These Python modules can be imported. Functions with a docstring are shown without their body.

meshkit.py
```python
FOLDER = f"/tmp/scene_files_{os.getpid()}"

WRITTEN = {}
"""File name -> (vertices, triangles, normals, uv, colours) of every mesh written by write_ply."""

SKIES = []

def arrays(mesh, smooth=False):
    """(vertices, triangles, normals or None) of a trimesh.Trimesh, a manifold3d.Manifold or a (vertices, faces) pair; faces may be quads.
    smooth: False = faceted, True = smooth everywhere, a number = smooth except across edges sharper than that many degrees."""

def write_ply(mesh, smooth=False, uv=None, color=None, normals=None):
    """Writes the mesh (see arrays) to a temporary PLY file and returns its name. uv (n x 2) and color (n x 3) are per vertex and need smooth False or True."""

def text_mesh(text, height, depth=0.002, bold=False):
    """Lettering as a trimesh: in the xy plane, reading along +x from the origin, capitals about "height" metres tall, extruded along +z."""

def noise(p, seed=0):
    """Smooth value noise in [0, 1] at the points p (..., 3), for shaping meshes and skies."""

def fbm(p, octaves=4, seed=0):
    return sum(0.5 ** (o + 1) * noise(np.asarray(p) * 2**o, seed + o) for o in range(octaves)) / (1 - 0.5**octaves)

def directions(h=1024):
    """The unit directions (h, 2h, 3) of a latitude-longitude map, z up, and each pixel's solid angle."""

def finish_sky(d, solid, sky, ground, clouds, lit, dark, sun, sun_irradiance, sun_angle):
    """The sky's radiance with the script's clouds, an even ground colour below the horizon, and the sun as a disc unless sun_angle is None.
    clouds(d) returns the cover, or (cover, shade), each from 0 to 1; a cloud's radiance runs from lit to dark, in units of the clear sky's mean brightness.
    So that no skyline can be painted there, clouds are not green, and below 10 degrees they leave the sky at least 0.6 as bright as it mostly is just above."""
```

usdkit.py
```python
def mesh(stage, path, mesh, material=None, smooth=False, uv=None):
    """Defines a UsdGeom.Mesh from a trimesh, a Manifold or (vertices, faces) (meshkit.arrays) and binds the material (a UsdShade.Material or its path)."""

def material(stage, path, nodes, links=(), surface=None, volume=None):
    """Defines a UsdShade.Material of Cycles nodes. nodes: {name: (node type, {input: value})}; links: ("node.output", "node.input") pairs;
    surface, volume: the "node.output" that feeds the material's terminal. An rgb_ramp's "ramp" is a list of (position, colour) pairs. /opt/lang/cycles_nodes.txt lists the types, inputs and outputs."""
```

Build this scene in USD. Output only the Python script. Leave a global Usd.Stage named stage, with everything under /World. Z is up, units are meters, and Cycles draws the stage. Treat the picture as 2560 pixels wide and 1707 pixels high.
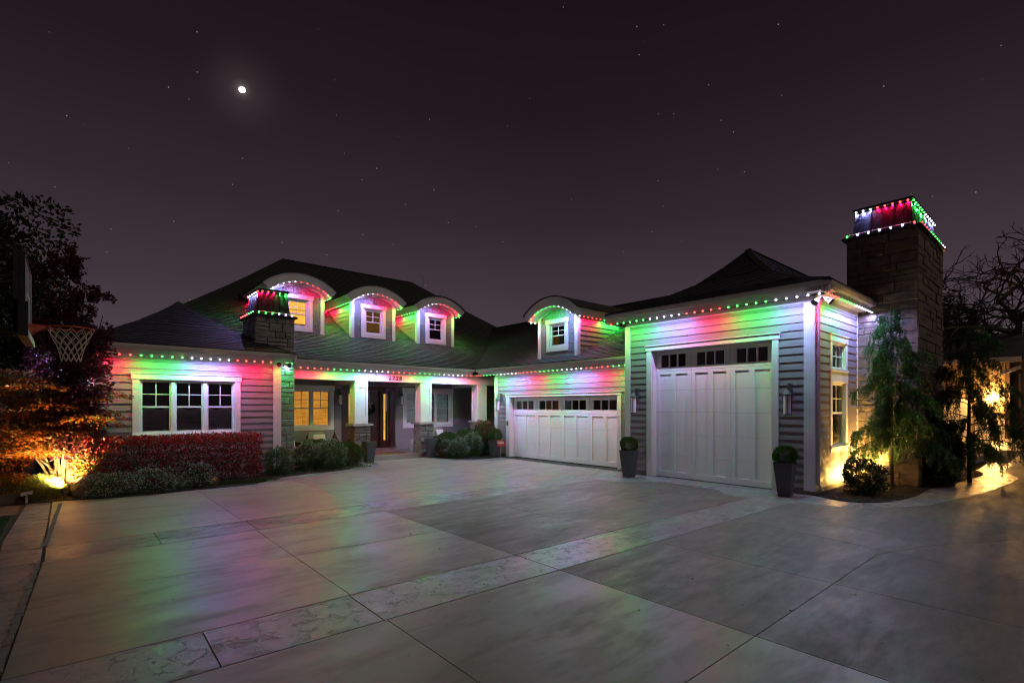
import math, random
import numpy as np, trimesh, usdkit, meshkit
from shapely.geometry import Polygon, LineString, box as sbox, MultiPolygon
from shapely.ops import unary_union
from pxr import Usd, UsdGeom, UsdLux, UsdShade, Sdf, Gf, Vt

stage = Usd.Stage.CreateInMemory()
stage.SetDefaultPrim(UsdGeom.Xform.Define(stage, '/World').GetPrim())
UsdGeom.Scope.Define(stage, '/World/Looks')
rng = np.random.default_rng(7)
random.seed(7)

# ------------------------------------------------------------------ camera, sky, fill light, exposure
FOC = 1264.0
ang = math.radians(48.7115)
FW = np.array([math.cos(ang), math.sin(ang), 0.0])
RT = np.array([math.sin(ang), -math.cos(ang), 0.0])
EYE = np.array([0.0, 0.0, 2.05])
cam = UsdGeom.Camera.Define(stage, '/World/camera')
cam.CreateHorizontalApertureAttr(36.0)
cam.CreateVerticalApertureAttr(36.0 * 682 / 1024)
cam.CreateFocalLengthAttr(36.0 * FOC / 2560)
cam.CreateVerticalApertureOffsetAttr(162.5 / 2560 * 36)
cam.CreateExposureAttr(0.35)
cam.CreateFStopAttr(0.0)
cam.CreateClippingRangeAttr((0.05, 3000.0))
UsdGeom.Xformable(cam).AddTransformOp().Set(Gf.Matrix4d(RT[0], RT[1], RT[2], 0, 0, 0, 1, 0, -FW[0], -FW[1], -FW[2], 0, EYE[0], EYE[1], EYE[2], 1))

MOON = np.array([0.26, 1.11, 0.63]); MOON = MOON / np.linalg.norm(MOON)
STREET = np.array([0.42, -0.50, 0.76]); STREET = STREET / np.linalg.norm(STREET)   # direction of the soft fill, high behind the camera
dome = UsdLux.DomeLight.Define(stage, '/World/sky')
dome.GetPrim().SetCustomDataByKey('kind', 'structure')
skymat = usdkit.material(stage, '/World/Looks/night_sky', {
    'geo': ('geometry', {}),
    'dir': ('vector_math', {'math_type': 'scale', 'scale': -1.0}),
    'sep': ('separate_xyz', {}),
    'up': ('math', {'math_type': 'absolute'}),
    'ramp': ('rgb_ramp', {'ramp': [(0.0, (.105, .075, .092)), (0.10, (.085, .060, .074)), (0.2, (.060, .041, .054)), (0.33, (.034, .0228, .0310)), (0.5, (.0168, .0102, .0142)), (0.65, (.0108, .0062, .0090)), (1.0, (.0075, .0046, .0062))]}),
    'sky': ('sky_texture', {'sky_type': 'single_scattering', 'sun_disc': False, 'sun_elevation': math.asin(MOON[2]), 'sun_rotation': math.atan2(MOON[0], MOON[1])}),
    'skyk': ('mix', {'mix_type': 'multiply', 'fac': 1.0, 'color2': (.00008, .00006, .00006)}),
    'sum': ('mix', {'mix_type': 'add', 'fac': 1.0}),
    'cn': ('noise_texture', {'scale': 2.2, 'detail': 4.0, 'roughness': .55}),
    'cr': ('map_range', {'from_min': .35, 'from_max': .75, 'to_min': .93, 'to_max': 1.10}),
    'cm': ('mix', {'mix_type': 'multiply', 'fac': 1.0}),
    'sv': ('voronoi_texture', {'scale': 42.0}),
    'sr': ('map_range', {'from_min': 0.0, 'from_max': .050, 'to_min': 1.0, 'to_max': 0.0, 'clamp': True}),
    'sp': ('math', {'math_type': 'power', 'value2': 1.6}),
    'sc': ('mix', {'mix_type': 'mix', 'color1': (0, 0, 0), 'color2': (.50, .46, .46)}),
    'sum2': ('mix', {'mix_type': 'add', 'fac': 1.0}),
    'dot': ('vector_math', {'math_type': 'dot_product', 'vector2': tuple(MOON)}),
    'dm': ('math', {'math_type': 'maximum', 'value2': 0.0}),
    'h1': ('math', {'math_type': 'power', 'value2': 26000.0}),
    'h2': ('math', {'math_type': 'power', 'value2': 1500.0}),
    'g1': ('mix', {'mix_type': 'mix', 'color1': (0, 0, 0), 'color2': (.10, .08, .07)}),
    'g2': ('mix', {'mix_type': 'mix', 'color1': (0, 0, 0), 'color2': (.022, .017, .018)}),
    'sum3': ('mix', {'mix_type': 'add', 'fac': 1.0}),
    'sum4': ('mix', {'mix_type': 'add', 'fac': 1.0}),
    'bg': ('background_shader', {'strength': 0.72}),
}, [('geo.position', 'sep.vector'), ('geo.position', 'cn.vector'), ('geo.position', 'sv.vector'), ('geo.position', 'dot.vector1'), ('sep.z', 'up.value1'), ('up.value', 'ramp.fac'),
    ('sky.color', 'skyk.color1'), ('ramp.color', 'sum.color1'), ('skyk.color', 'sum.color2'), ('cn.fac', 'cr.value'), ('sum.color', 'cm.color1'), ('cr.result', 'cm.color2'),
    ('sv.distance', 'sr.value'), ('sr.result', 'sp.value1'), ('sp.value', 'sc.fac'), ('cm.color', 'sum2.color1'), ('sc.color', 'sum2.color2'),
    ('dot.value', 'dm.value1'), ('dm.value', 'h1.value1'), ('dm.value', 'h2.value1'), ('h1.value', 'g1.fac'), ('h2.value', 'g2.fac'),
    ('sum2.color', 'sum3.color1'), ('g1.color', 'sum3.color2'), ('sum3.color', 'sum4.color1'), ('g2.color', 'sum4.color2'), ('sum4.color', 'bg.color')], surface='bg.background')
UsdShade.MaterialBindingAPI.Apply(dome.GetPrim()).Bind(skymat)

def aim(prim, d, pos=(0, 0, 0)):
    """Turns a light so that its -z axis points along d."""
    z = -np.asarray(d, float); z /= np.linalg.norm(z)
    x = np.cross([0, 0, 1.0], z)
    x = np.array([1.0, 0, 0]) if np.linalg.norm(x) < 1e-6 else x / np.linalg.norm(x)
    y = np.cross(z, x)
    UsdGeom.Xformable(prim).AddTransformOp().Set(Gf.Matrix4d(*x, 0, *y, 0, *z, 0, *map(float, pos), 1))

sun = UsdLux.DistantLight.Define(stage, '/World/moonlight')  # added soft fill from behind the camera, not from the moon
sun.CreateIntensityAttr(0.075); sun.CreateAngleAttr(25.0); sun.CreateColorAttr((1.0, .86, .72)); sun.CreateNormalizeAttr(True)
aim(sun, -STREET)

LED = dict(R=((1.0, .004, .07), (4.0, .26, .22)), G=((.045, 1.0, .10), (.30, 3.4, .42)), W=((.36, .35, 1.0), (3.2, 3.3, 4.0)))
LED_POWER = dict(R=1.55, G=1.65, W=2.95)

# ------------------------------------------------------------------ materials
def mat(name, nodes, links, surface):
    return usdkit.material(stage, '/World/Looks/' + name, nodes, links, surface)

def c3(c, k): return tuple(min(.95, x * k) for x in c)

def paint(name, col, rough=.5, var=.07, scale=2.5, bump=.15, bscale=60., stretch=(1, 1, 1), island=0.0, spec=.5, metallic=0.0, bdist=.004, dark=None):
    """A worn surface: broad uneven tone, fine relief; island > 0 varies the tone from piece to piece."""
    n = {'geo': ('geometry', {}), 'map': ('mapping', {'scale': stretch}), 'n1': ('noise_texture', {'scale': scale, 'detail': 5.0, 'roughness': .6}),
         'r1': ('rgb_ramp', {'ramp': [(.25, dark or c3(col, 1 - var * 2)), (.5, col), (.78, c3(col, 1 + var * 1.5))]}),
         'n2': ('noise_texture', {'scale': bscale, 'detail': 3.0}), 'b': ('bump', {'strength': bump, 'distance': bdist}),
         'rr': ('map_range', {'from_min': .3, 'from_max': .7, 'to_min': rough - .1, 'to_max': min(1., rough + .12)}),
         'p': ('principled_bsdf', {'specular_ior_level': spec, 'metallic': metallic})}
    l = [('geo.position', 'map.vector'), ('map.vector', 'n1.vector'), ('map.vector', 'n2.vector'), ('n1.fac', 'r1.fac'), ('n2.fac', 'b.height'), ('b.normal', 'p.normal'), ('n1.fac', 'rr.value'), ('rr.result', 'p.roughness')]
    if island:
        n['ir'] = ('map_range', {'to_min': 1 - island, 'to_max': 1 + island}); n['im'] = ('mix', {'mix_type': 'multiply', 'fac': 1.0})
        l += [('geo.random_per_island', 'ir.value'), ('r1.color', 'im.color1'), ('ir.result', 'im.color2'), ('im.color', 'p.base_color')]
    else:
        l += [('r1.color', 'p.base_color')]
    return mat(name, n, l, 'p.BSDF')

def glow(name, col, k, noise=None):
    n = {'e': ('emission', {'color': col, 'strength': k})}
    l = []
    if noise:
        n.update(geo=('geometry', {}), map=('mapping', {'scale': noise}), n=('noise_texture', {'scale': 1.0, 'detail': 3.0, 'roughness': .6}),
                 r=('rgb_ramp', {'ramp': [(.25, c3(col, .35)), (.5, c3(col, .8)), (.75, c3(col, 1.15))]}))
        l = [('geo.position', 'map.vector'), ('map.vector', 'n.vector'), ('n.fac', 'r.fac'), ('r.color', 'e.color')]
    return mat(name, n, l, 'e.emission')

def leafmat(name, a, b, trans=.3, rough=.45, spec=.45):
    return mat(name, {'geo': ('geometry', {}), 'r': ('rgb_ramp', {'ramp': [(0, a), (.5, tuple((x + y) / 2 for x, y in zip(a, b))), (1, b)]}),
                      'p': ('principled_bsdf', {'roughness': rough, 'specular_ior_level': spec}), 't': ('translucent_bsdf', {}), 'm': ('mix_closure', {'fac': trans})},
               [('geo.random_per_island', 'r.fac'), ('r.color', 'p.base_color'), ('r.color', 't.color'), ('p.BSDF', 'm.closure1'), ('t.BSDF', 'm.closure2')], 'm.closure')

def paving(name, col, rough, var, bump, lines=False):
    """Sealed concrete: cloudy stains drawn out along the trowel strokes, blotches, grit, each slab a little different; lines adds the stamped slate creases."""
    n = {'geo': ('geometry', {}), 'oi': ('object_info', {}), 'map': ('mapping', {'rotation': (0, 0, .12), 'scale': (.45, 1.5, 1.0)}),
         'n1': ('noise_texture', {'scale': 1.5, 'detail': 9.0, 'roughness': .68, 'distortion': .5}), 'n3': ('noise_texture', {'scale': .55, 'detail': 5.0, 'roughness': .6}),
         'n4': ('noise_texture', {'scale': 5.5, 'detail': 8.0, 'roughness': .7}), 'n2': ('noise_texture', {'scale': 140., 'detail': 3.0, 'roughness': .7}),
         'r1': ('rgb_ramp', {'ramp': [(.30, c3(col, 1 - var)), (.5, col), (.70, c3(col, 1 + var * .8))]}),
         'r3': ('map_range', {'from_min': .3, 'from_max': .7, 'to_min': .82, 'to_max': 1.16}), 'm3': ('mix', {'mix_type': 'multiply', 'fac': 1.0}),
         'r4': ('map_range', {'from_min': .3, 'from_max': .7, 'to_min': .84, 'to_max': 1.14}), 'm4': ('mix', {'mix_type': 'multiply', 'fac': 1.0}),
         'r2': ('map_range', {'from_min': .3, 'from_max': .7, 'to_min': .86, 'to_max': 1.14}), 'm2': ('mix', {'mix_type': 'multiply', 'fac': 1.0}),
         'ro': ('map_range', {'to_min': .90, 'to_max': 1.10}), 'mo': ('mix', {'mix_type': 'multiply', 'fac': 1.0}),
         'ra': ('math', {'math_type': 'multiply_add', 'value2': .6}), 'rb': ('math', {'math_type': 'multiply', 'value2': .4}),
         'rr': ('map_range', {'from_min': .36, 'from_max': .64, 'to_min': rough + .16, 'to_max': max(.1, rough - .13)}),
         'b': ('bump', {'strength': bump, 'distance': .003}), 'p': ('principled_bsdf', {'specular_ior_level': .55})}
    l = [('geo.position', 'map.vector'), ('map.vector', 'n1.vector'), ('geo.position', 'n3.vector'), ('geo.position', 'n2.vector'), ('map.vector', 'n4.vector'), ('n1.fac', 'r1.fac'), ('n3.fac', 'r3.value'), ('n4.fac', 'r4.value'), ('n2.fac', 'r2.value'),
         ('r1.color', 'm3.color1'), ('r3.result', 'm3.color2'), ('m3.color', 'm4.color1'), ('r4.result', 'm4.color2'), ('m4.color', 'm2.color1'), ('r2.result', 'm2.color2'), ('oi.random', 'ro.value'), ('m2.color', 'mo.color1'), ('ro.result', 'mo.color2'),
         ('n1.fac', 'ra.value1'), ('n4.fac', 'rb.value1'), ('rb.value', 'ra.value3'), ('ra.value', 'rr.value'), ('rr.result', 'p.roughness'), ('b.normal', 'p.normal'), ('n2.fac', 'b.height')]
    if lines:
        n.update(vo=('voronoi_texture', {'feature': 'distance_to_edge', 'scale': 2.3}), wn=('noise_texture', {'scale': 3.0, 'detail': 5.0, 'roughness': .65}), wa=('vector_math', {'math_type': 'multiply_add', 'vector2': (.55, .55, .55)}),
                 vr=('map_range', {'from_min': .0, 'from_max': .085, 'to_min': 1.0, 'to_max': 0.0, 'clamp': True}), w2=('noise_texture', {'scale': 6.5, 'detail': 7.0, 'roughness': .62, 'distortion': .9}),
                 wr=('map_range', {'from_min': .52, 'from_max': .66, 'to_min': 0.0, 'to_max': 1.0, 'clamp': True}), mk=('math', {'math_type': 'multiply'}), mk2=('math', {'math_type': 'multiply_add', 'value2': .55}), mx=('math', {'math_type': 'minimum', 'value2': .75}),
                 wd=('mix', {'mix_type': 'mix', 'color2': c3(col, .50)}), hs=('math', {'math_type': 'multiply', 'value2': -1.0}), ha=('math', {'math_type': 'add'}), b2=('bump', {'strength': .6, 'distance': .012}))
        l += [('geo.position', 'wn.vector'), ('wn.color', 'wa.vector1'), ('geo.position', 'wa.vector3'), ('wa.vector', 'vo.vector'), ('vo.distance', 'vr.value'), ('geo.position', 'w2.vector'), ('w2.fac', 'wr.value'),
              ('vr.result', 'mk.value1'), ('wr.result', 'mk.value2'), ('wr.result', 'mk2.value1'), ('mk.value', 'mk2.value3'), ('mk2.value', 'mx.value1'), ('mx.value', 'wd.fac'), ('mo.color', 'wd.color1'), ('wd.color', 'p.base_color'),
              ('mx.value', 'hs.value1'), ('hs.value', 'ha.value1'), ('n4.fac', 'ha.value2'), ('ha.value', 'b2.height'), ('b2.normal', 'b.normal')]
    else:
        l += [('mo.color', 'p.base_color')]
    return mat(name, n, l, 'p.BSDF')

M = dict(
    siding=paint('siding_paint', (.228, .198, .204), .5, .05, 1.4, .06, 90, (1, 1, 3), bdist=.002),
    shake=paint('shake_paint', (.19, .178, .19), .6, .08, 3, .3, 40, (6, 6, 1), island=.16),
    trim=paint('white_trim', (.68, .66, .64), .45, .04, 2, .12, 80),
    door=paint('garage_door_paint', (.76, .745, .735), .42, .035, 1.5, .10, 50, (1, 1, .3)),
    gutter=paint('gutter_paint', (.52, .49, .45), .35, .05, 3, .05, 30),
    shingle=paint('roof_shingle', (.052, .057, .056), .8, .22, 6, .6, 120, island=.45, spec=.3),
    metal=paint('dark_metal', (.030, .030, .033), .38, .12, 5, .1, 40, metallic=.35),
    black=paint('black_metal', (.012, .012, .013), .45, .1, 8, .1, 60),
    stone=paint('grey_stone', (.36, .335, .30), .7, .22, 5, .9, 26, island=.36, bdist=.012, dark=(.17, .155, .135)),
    stone2=paint('brown_stone', (.34, .26, .18), .8, .26, 5, .9, 26, island=.58, bdist=.012, dark=(.085, .07, .055)),
    mortar=paint('mortar', (.16, .145, .13), .9, .1, 10, .4, 60),
    wood=paint('dark_wood', (.050, .018, .012), .35, .25, 4, .2, 30, (6, 6, .6)),
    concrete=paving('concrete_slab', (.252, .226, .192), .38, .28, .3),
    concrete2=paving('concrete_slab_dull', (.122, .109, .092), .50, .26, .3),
    stamped=paving('stamped_concrete', (.275, .272, .278), .21, .22, .3, lines=True),
    base=paint('joint_dark', (.03, .028, .025), .9, .2, 4, .3, 40),
    mulch=paint('mulch', (.030, .021, .015), .9, .5, 25, 1., 60, bdist=.03),
    lawn=paint('lawn_soil', (.03, .045, .014), .9, .3, 10, .6, 60),
    planter=paint('planter_grey', (.062, .064, .070), .5, .08, 3, .12, 70),
    frosted=paint('frosted_glass', (.78, .77, .76), .3, .02, 4, .02, 30),
    dark=paint('dark_room', (.012, .011, .010), .8, .3, 3, .0, 30),
    dimroom=glow('dim_room', (.075, .035, .008), 1.0, (1.2, 1.2, .4)),
    litroom=glow('lit_room', (.92, .46, .060), 1.0),
    ceiling=paint('porch_ceiling', (.42, .40, .38), .6, .05, 3, .1, 40),
    litdoor=glow('lit_hall', (.80, .42, .085), 1.0, (2, 2, 1.1)),
    curtain=paint('pale_curtain', (.55, .56, .60), .8, .25, 1.2, .3, 6, (1.2, 1.2, 7)),
    wicker=paint('brown_wicker', (.040, .030, .020), .7, .25, 40, .8, 120),
    cushion=paint('beige_cushion', (.34, .31, .24), .85, .08, 5, .3, 60),
    pillow=paint('white_pillow', (.62, .61, .57), .85, .05, 5, .3, 60),
    ceramic=paint('white_ceramic', (.66, .63, .66), .18, .03, 4, .02, 20),
    bark=paint('bark', (.060, .048, .036), .9, .3, 12, 1., 40, (3, 3, 1), bdist=.02),
    palebark=paint('pale_bark', (.22, .18, .13), .8, .2, 10, .6, 40),
    rock=paint('boulder', (.21, .18, .15), .85, .3, 4, 1., 18, bdist=.03, dark=(.10, .085, .07)),
    timber=paint('timber_edging', (.12, .085, .055), .8, .2, 5, .5, 40, (1, 8, 8)),
    rim=paint('orange_rim', (.42, .055, .012), .4, .1, 6, .1, 40),
    net=paint('net_cord', (.52, .44, .33), .8, .1, 20, .3, 100),
    red=paint('red_sign', (.45, .018, .020), .35, .05, 8, .02, 50),
    mat=paint('door_mat', (.20, .085, .040), .9, .15, 30, .8, 120),
    tan=paint('tan_siding', (.34, .25, .15), .7, .08, 2, .3, 40, (1, 1, .2)),
    brownwall=paint('brown_wall', (.10, .06, .035), .7, .1, 2, .2, 40),
    asphalt=paint('old_shingle', (.030, .028, .027), .9, .2, 6, .4, 90),
    ink=paint('black_paint', (.008, .008, .008), .9, .1, 8, .02, 60, spec=.05),
    copper=paint('copper', (.32, .14, .07), .35, .1, 8, .1, 60, metallic=.8),
)
M['glass'] = mat('window_glass', {'f': ('fresnel', {'IOR': 1.55}), 't': ('transparent_bsdf', {'color': (.93, .95, .95)}), 'g': ('glossy_bsdf', {'color': (1, 1, 1), 'roughness': .02}), 'm': ('mix_closure', {})},
                 [('f.fac', 'm.fac'), ('t.BSDF', 'm.closure1'), ('g.BSDF', 'm.closure2')], 'm.closure')
M['blind'] = mat('bamboo_blind', {'geo': ('geometry', {}), 'm1': ('mapping', {'scale': (2, 2, 46)}), 'm2': ('mapping', {'scale': (26, 26, 1.2)}), 'n1': ('noise_texture', {'scale': 1.0, 'detail': 3.0}), 'n2': ('noise_texture', {'scale': 1.0, 'detail': 2.0}),
                                  'r': ('rgb_ramp', {'ramp': [(.3, (.17, .060, .006)), (.5, (.44, .175, .020)), (.7, (.66, .30, .055))]}), 'a': ('math', {'math_type': 'multiply_add', 'value2': .65}), 's': ('math', {'math_type': 'multiply', 'value2': .35}), 'e': ('emission', {'strength': 1.0})},
                 [('geo.position', 'm1.vector'), ('geo.position', 'm2.vector'), ('m1.vector', 'n1.vector'), ('m2.vector', 'n2.vector'), ('n2.fac', 's.value1'), ('n1.fac', 'a.value1'), ('s.value', 'a.value3'), ('a.value', 'r.fac'), ('r.color', 'e.color')], 'e.emission')  # light from behind the blind is put into its own glow
for k in 'RGW':
    M['led' + k] = glow('led_' + dict(R='red', G='green', W='white')[k], LED[k][1], 1.0)

# ------------------------------------------------------------------ objects
used = {}
def where(parent, name):
    base = (str(parent.GetPath()) if parent else '/World') + '/' + name
    k = used.get(base, -1) + 1
    used[base] = k
    return base if k == 0 else f'{base}_{k:03d}'

def tag(p, label=None, cat=None, group=None, kind=None):
    for k, v in (('label', label), ('category', cat), ('group', group), ('kind', kind)):
        if v: p.SetCustomDataByKey(k, v)
    return p

def thing(name, label, cat, loc=(0, 0, 0), rz=0.0, group=None):
    x = UsdGeom.Xform.Define(stage, where(None, name))
    x.AddTranslateOp().Set(Gf.Vec3d(*map(float, loc)))
    if rz: x.AddRotateZOp().Set(float(rz))
    return tag(x.GetPrim(), label, cat, group)

def obj(name, mesh, m, parent=None, smooth=False, kind=None, label=None):
    p = usdkit.mesh(stage, where(parent, name), mesh, M[m] if isinstance(m, str) else m, smooth).GetPrim()
    return tag(p, label, kind=kind)

def copy_of(proto, loc, rz, label, group=None, scale=None):
    x = UsdGeom.Xform.Define(stage, where(None, proto.GetName().rstrip('0123456789_')))
    x.GetPrim().GetReferences().AddInternalReference(proto.GetPath())
    x.GetPrim().SetInstanceable(True)
    for op in ('xformOp:translate', 'xformOp:rotateZ'):
        pass
    x.ClearXformOpOrder()
    x.AddTransformOp().Set(Gf.Matrix4d().SetScale(scale or 1.0) * Gf.Matrix4d().SetRotate(Gf.Rotation(Gf.Vec3d(0, 0, 1), float(rz))) * Gf.Matrix4d().SetTranslate(Gf.Vec3d(*map(float, loc))))
    return tag(x.GetPrim(), label, None, group)

# ------------------------------------------------------------------ shapes
def cat(ms):
    vs, fs, n = [], [], 0
    for m in ms:
        v, f = (np.asarray(m.vertices), np.asarray(m.faces)) if hasattr(m, 'vertices') else m
        vs.append(v); fs.append(np.asarray(f) + n); n += len(v)
    return np.vstack(vs), np.vstack(fs)

def outward(v, f):
    v = np.asarray(v, float); c = v - v.mean(0)
    vol = np.einsum('ij,ij->i', c[f[:, 0]], np.cross(c[f[:, 1]], c[f[:, 2]])).sum()
    return v, (f[:, ::-1] if vol < 0 else f)

HEX = np.array([[0, 2, 1], [0, 3, 2], [4, 5, 6], [4, 6, 7], [0, 1, 5], [0, 5, 4], [1, 2, 6], [1, 6, 5], [2, 3, 7], [2, 7, 6], [3, 0, 4], [3, 4, 7]])
def hexa(p): return outward(np.array(p, float), HEX)

def box(x0, x1, y0, y1, z0, z1):
    x0, x1 = sorted((x0, x1)); y0, y1 = sorted((y0, y1)); z0, z1 = sorted((z0, z1))
    return np.array([[x0, y0, z0], [x1, y0, z0], [x1, y1, z0], [x0, y1, z0], [x0, y0, z1], [x1, y0, z1], [x1, y1, z1], [x0, y1, z1]], float), HEX

def extr(poly, z0, z1):
    out = []
    for g in getattr(poly, 'geoms', [poly]):
        if g.area > 1e-5:
            m = trimesh.creation.extrude_polygon(g, z1 - z0, engine='earcut'); m.apply_translation([0, 0, z0]); out.append(m)
    return cat(out)

def prism(pts, fn, t0, t1):
    """A convex outline pts [(a, b)] given thickness t0..t1; fn(a, b, t) places a point."""
    n = len(pts)
    v = [fn(a, b, t0) for a, b in pts] + [fn(a, b, t1) for a, b in pts]
    f = [[0, i + 1, i] for i in range(1, n - 1)] + [[n, n + i, n + i + 1] for i in range(1, n - 1)]
    for i in range(n):
        j = (i + 1) % n
        f += [[i, j, n + j], [i, n + j, n + i]]
    return outward(np.array(v, float), np.array(f))

def tube(pts, rad, sides=6, cap=True):
    p = np.asarray(pts, float); n = len(p)
    rad = np.broadcast_to(rad, (n,))
    t = np.gradient(p, axis=0); t /= np.linalg.norm(t, axis=1, keepdims=True) + 1e-12
    a = np.cross(t, np.where(np.abs(t[:, 2:]) < .9, [0, 0, 1.], [1., 0, 0])); a /= np.linalg.norm(a, axis=1, keepdims=True) + 1e-12
    b = np.cross(t, a); th = np.arange(sides) * 2 * np.pi / sides
    v = (p[:, None] + rad[:, None, None] * (np.cos(th)[None, :, None] * a[:, None] + np.sin(th)[None, :, None] * b[:, None])).reshape(-1, 3)
    i, j = np.meshgrid(np.arange(n - 1), np.arange(sides), indexing='ij')
    q = np.stack([i * sides + j, i * sides + (j + 1) % sides, (i + 1) * sides + (j + 1) % sides, (i + 1) * sides + j], -1).reshape(-1, 4)
    f = np.vstack([q[:, [0, 1, 2]], q[:, [0, 2, 3]]])
    if cap:
        e = [[0, k + 1, k] for k in range(1, sides - 1)] + [[(n - 1) * sides, (n - 1) * sides + k, (n - 1) * sides + k + 1] for k in range(1, sides - 1)]
        f = np.vstack([f, e])
    return v, f

def lathe(prof, n=20, c=(0, 0, 0)):
    prof = np.asarray(prof, float); th = np.arange(n) * 2 * np.pi / n
    v = np.stack([np.outer(prof[:, 0], np.cos(th)), np.outer(prof[:, 0], np.sin(th)), np.repeat(prof[:, 1:2], n, 1)], -1).reshape(-1, 3) + np.asarray(c, float)
    i, j = np.meshgrid(np.arange(len(prof) - 1), np.arange(n), indexing='ij')
    q = np.stack([i * n + j, i * n + (j + 1) % n, (i + 1) * n + (j + 1) % n, (i + 1) * n + j], -1).reshape(-1, 4)
    return v, np.vstack([q[:, [0, 1, 2]], q[:, [0, 2, 3]]])

def ball(c, r, sub=2, squash=(1, 1, 1)):
    m = trimesh.creation.icosphere(sub, 1.0)
    return np.asarray(m.vertices) * np.asarray(squash) * r + np.asarray(c, float), np.asarray(m.faces)

def rbox(x0, x1, y0, y1, z0, z1, r=.03, sub=1):
    """A soft-edged box (cushions)."""
    m = trimesh.creation.icosphere(sub + 1, 1.0)
    v = np.asarray(m.vertices); s = np.sign(v) * (np.abs(v) > .01)
    h = np.array([x1 - x0, y1 - y0, z1 - z0]) / 2 - r
    return v * r + np.clip(v * 2.6, -1, 1) * h + np.array([x0 + x1, y0 + y1, z0 + z1]) / 2, np.asarray(m.faces)

class Wall:
    """A wall plane: facing -y at y=pos (u is x) or facing -x at x=pos (u is y); o is the distance out of the wall."""
    def __init__(s, k, pos): s.k, s.pos = k, pos
    def pt(s, u, z, o): return (u, s.pos - o, z) if s.k == 'y' else (s.pos - o, u, z)
    def quad(s, u0, u1, z0, z1, o):
        v = np.array([s.pt(u0, z0, o), s.pt(u1, z0, o), s.pt(u1, z1, o), s.pt(u0, z1, o)], float)
        f = np.array([[0, 1, 2], [0, 2, 3]])
        return v, (f if (np.cross(v[1] - v[0], v[2] - v[0]) @ (np.array(s.pt(0, 0, 1)) - np.array(s.pt(0, 0, 0)))) > 0 else f[:, ::-1])
    def box(s, u0, u1, z0, z1, o0, o1):
        a, b = s.pt(u0, z0, o0), s.pt(u1, z1, o1)
        return box(a[0], b[0], a[1], b[1], a[2], b[2])

def backing(w, u0, u1, z0, z1, holes, depth=.16, poly=None):
    p = (poly or sbox(u0, z0, u1, z1))
    for h in holes: p = p.difference(sbox(h[0], h[2], h[1], h[3]))
    v, f = extr(p, -depth, 0)
    return outward(np.array([w.pt(a, b, c) for a, b, c in v]), f)

def pieces(u0, u1, za, zb, holes):
    """The rectangle less the holes, as rectangles."""
    out = [(u0, u1, za, zb)]
    for h in holes:
        nxt = []
        for a, b, c, d in out:
            if h[1] <= a or h[0] >= b or h[3] <= c or h[2] >= d: nxt.append((a, b, c, d)); continue
            if h[0] > a: nxt.append((a, h[0], c, d))
            if h[1] < b: nxt.append((h[1], b, c, d))
            m0, m1 = max(a, h[0]), min(b, h[1])
            if h[2] > c: nxt.append((m0, m1, c, h[2]))
            if h[3] < d: nxt.append((m0, m1, h[3], d))
        out = nxt
    return [p for p in out if p[1] - p[0] > .02 and p[3] - p[2] > .02]

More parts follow.
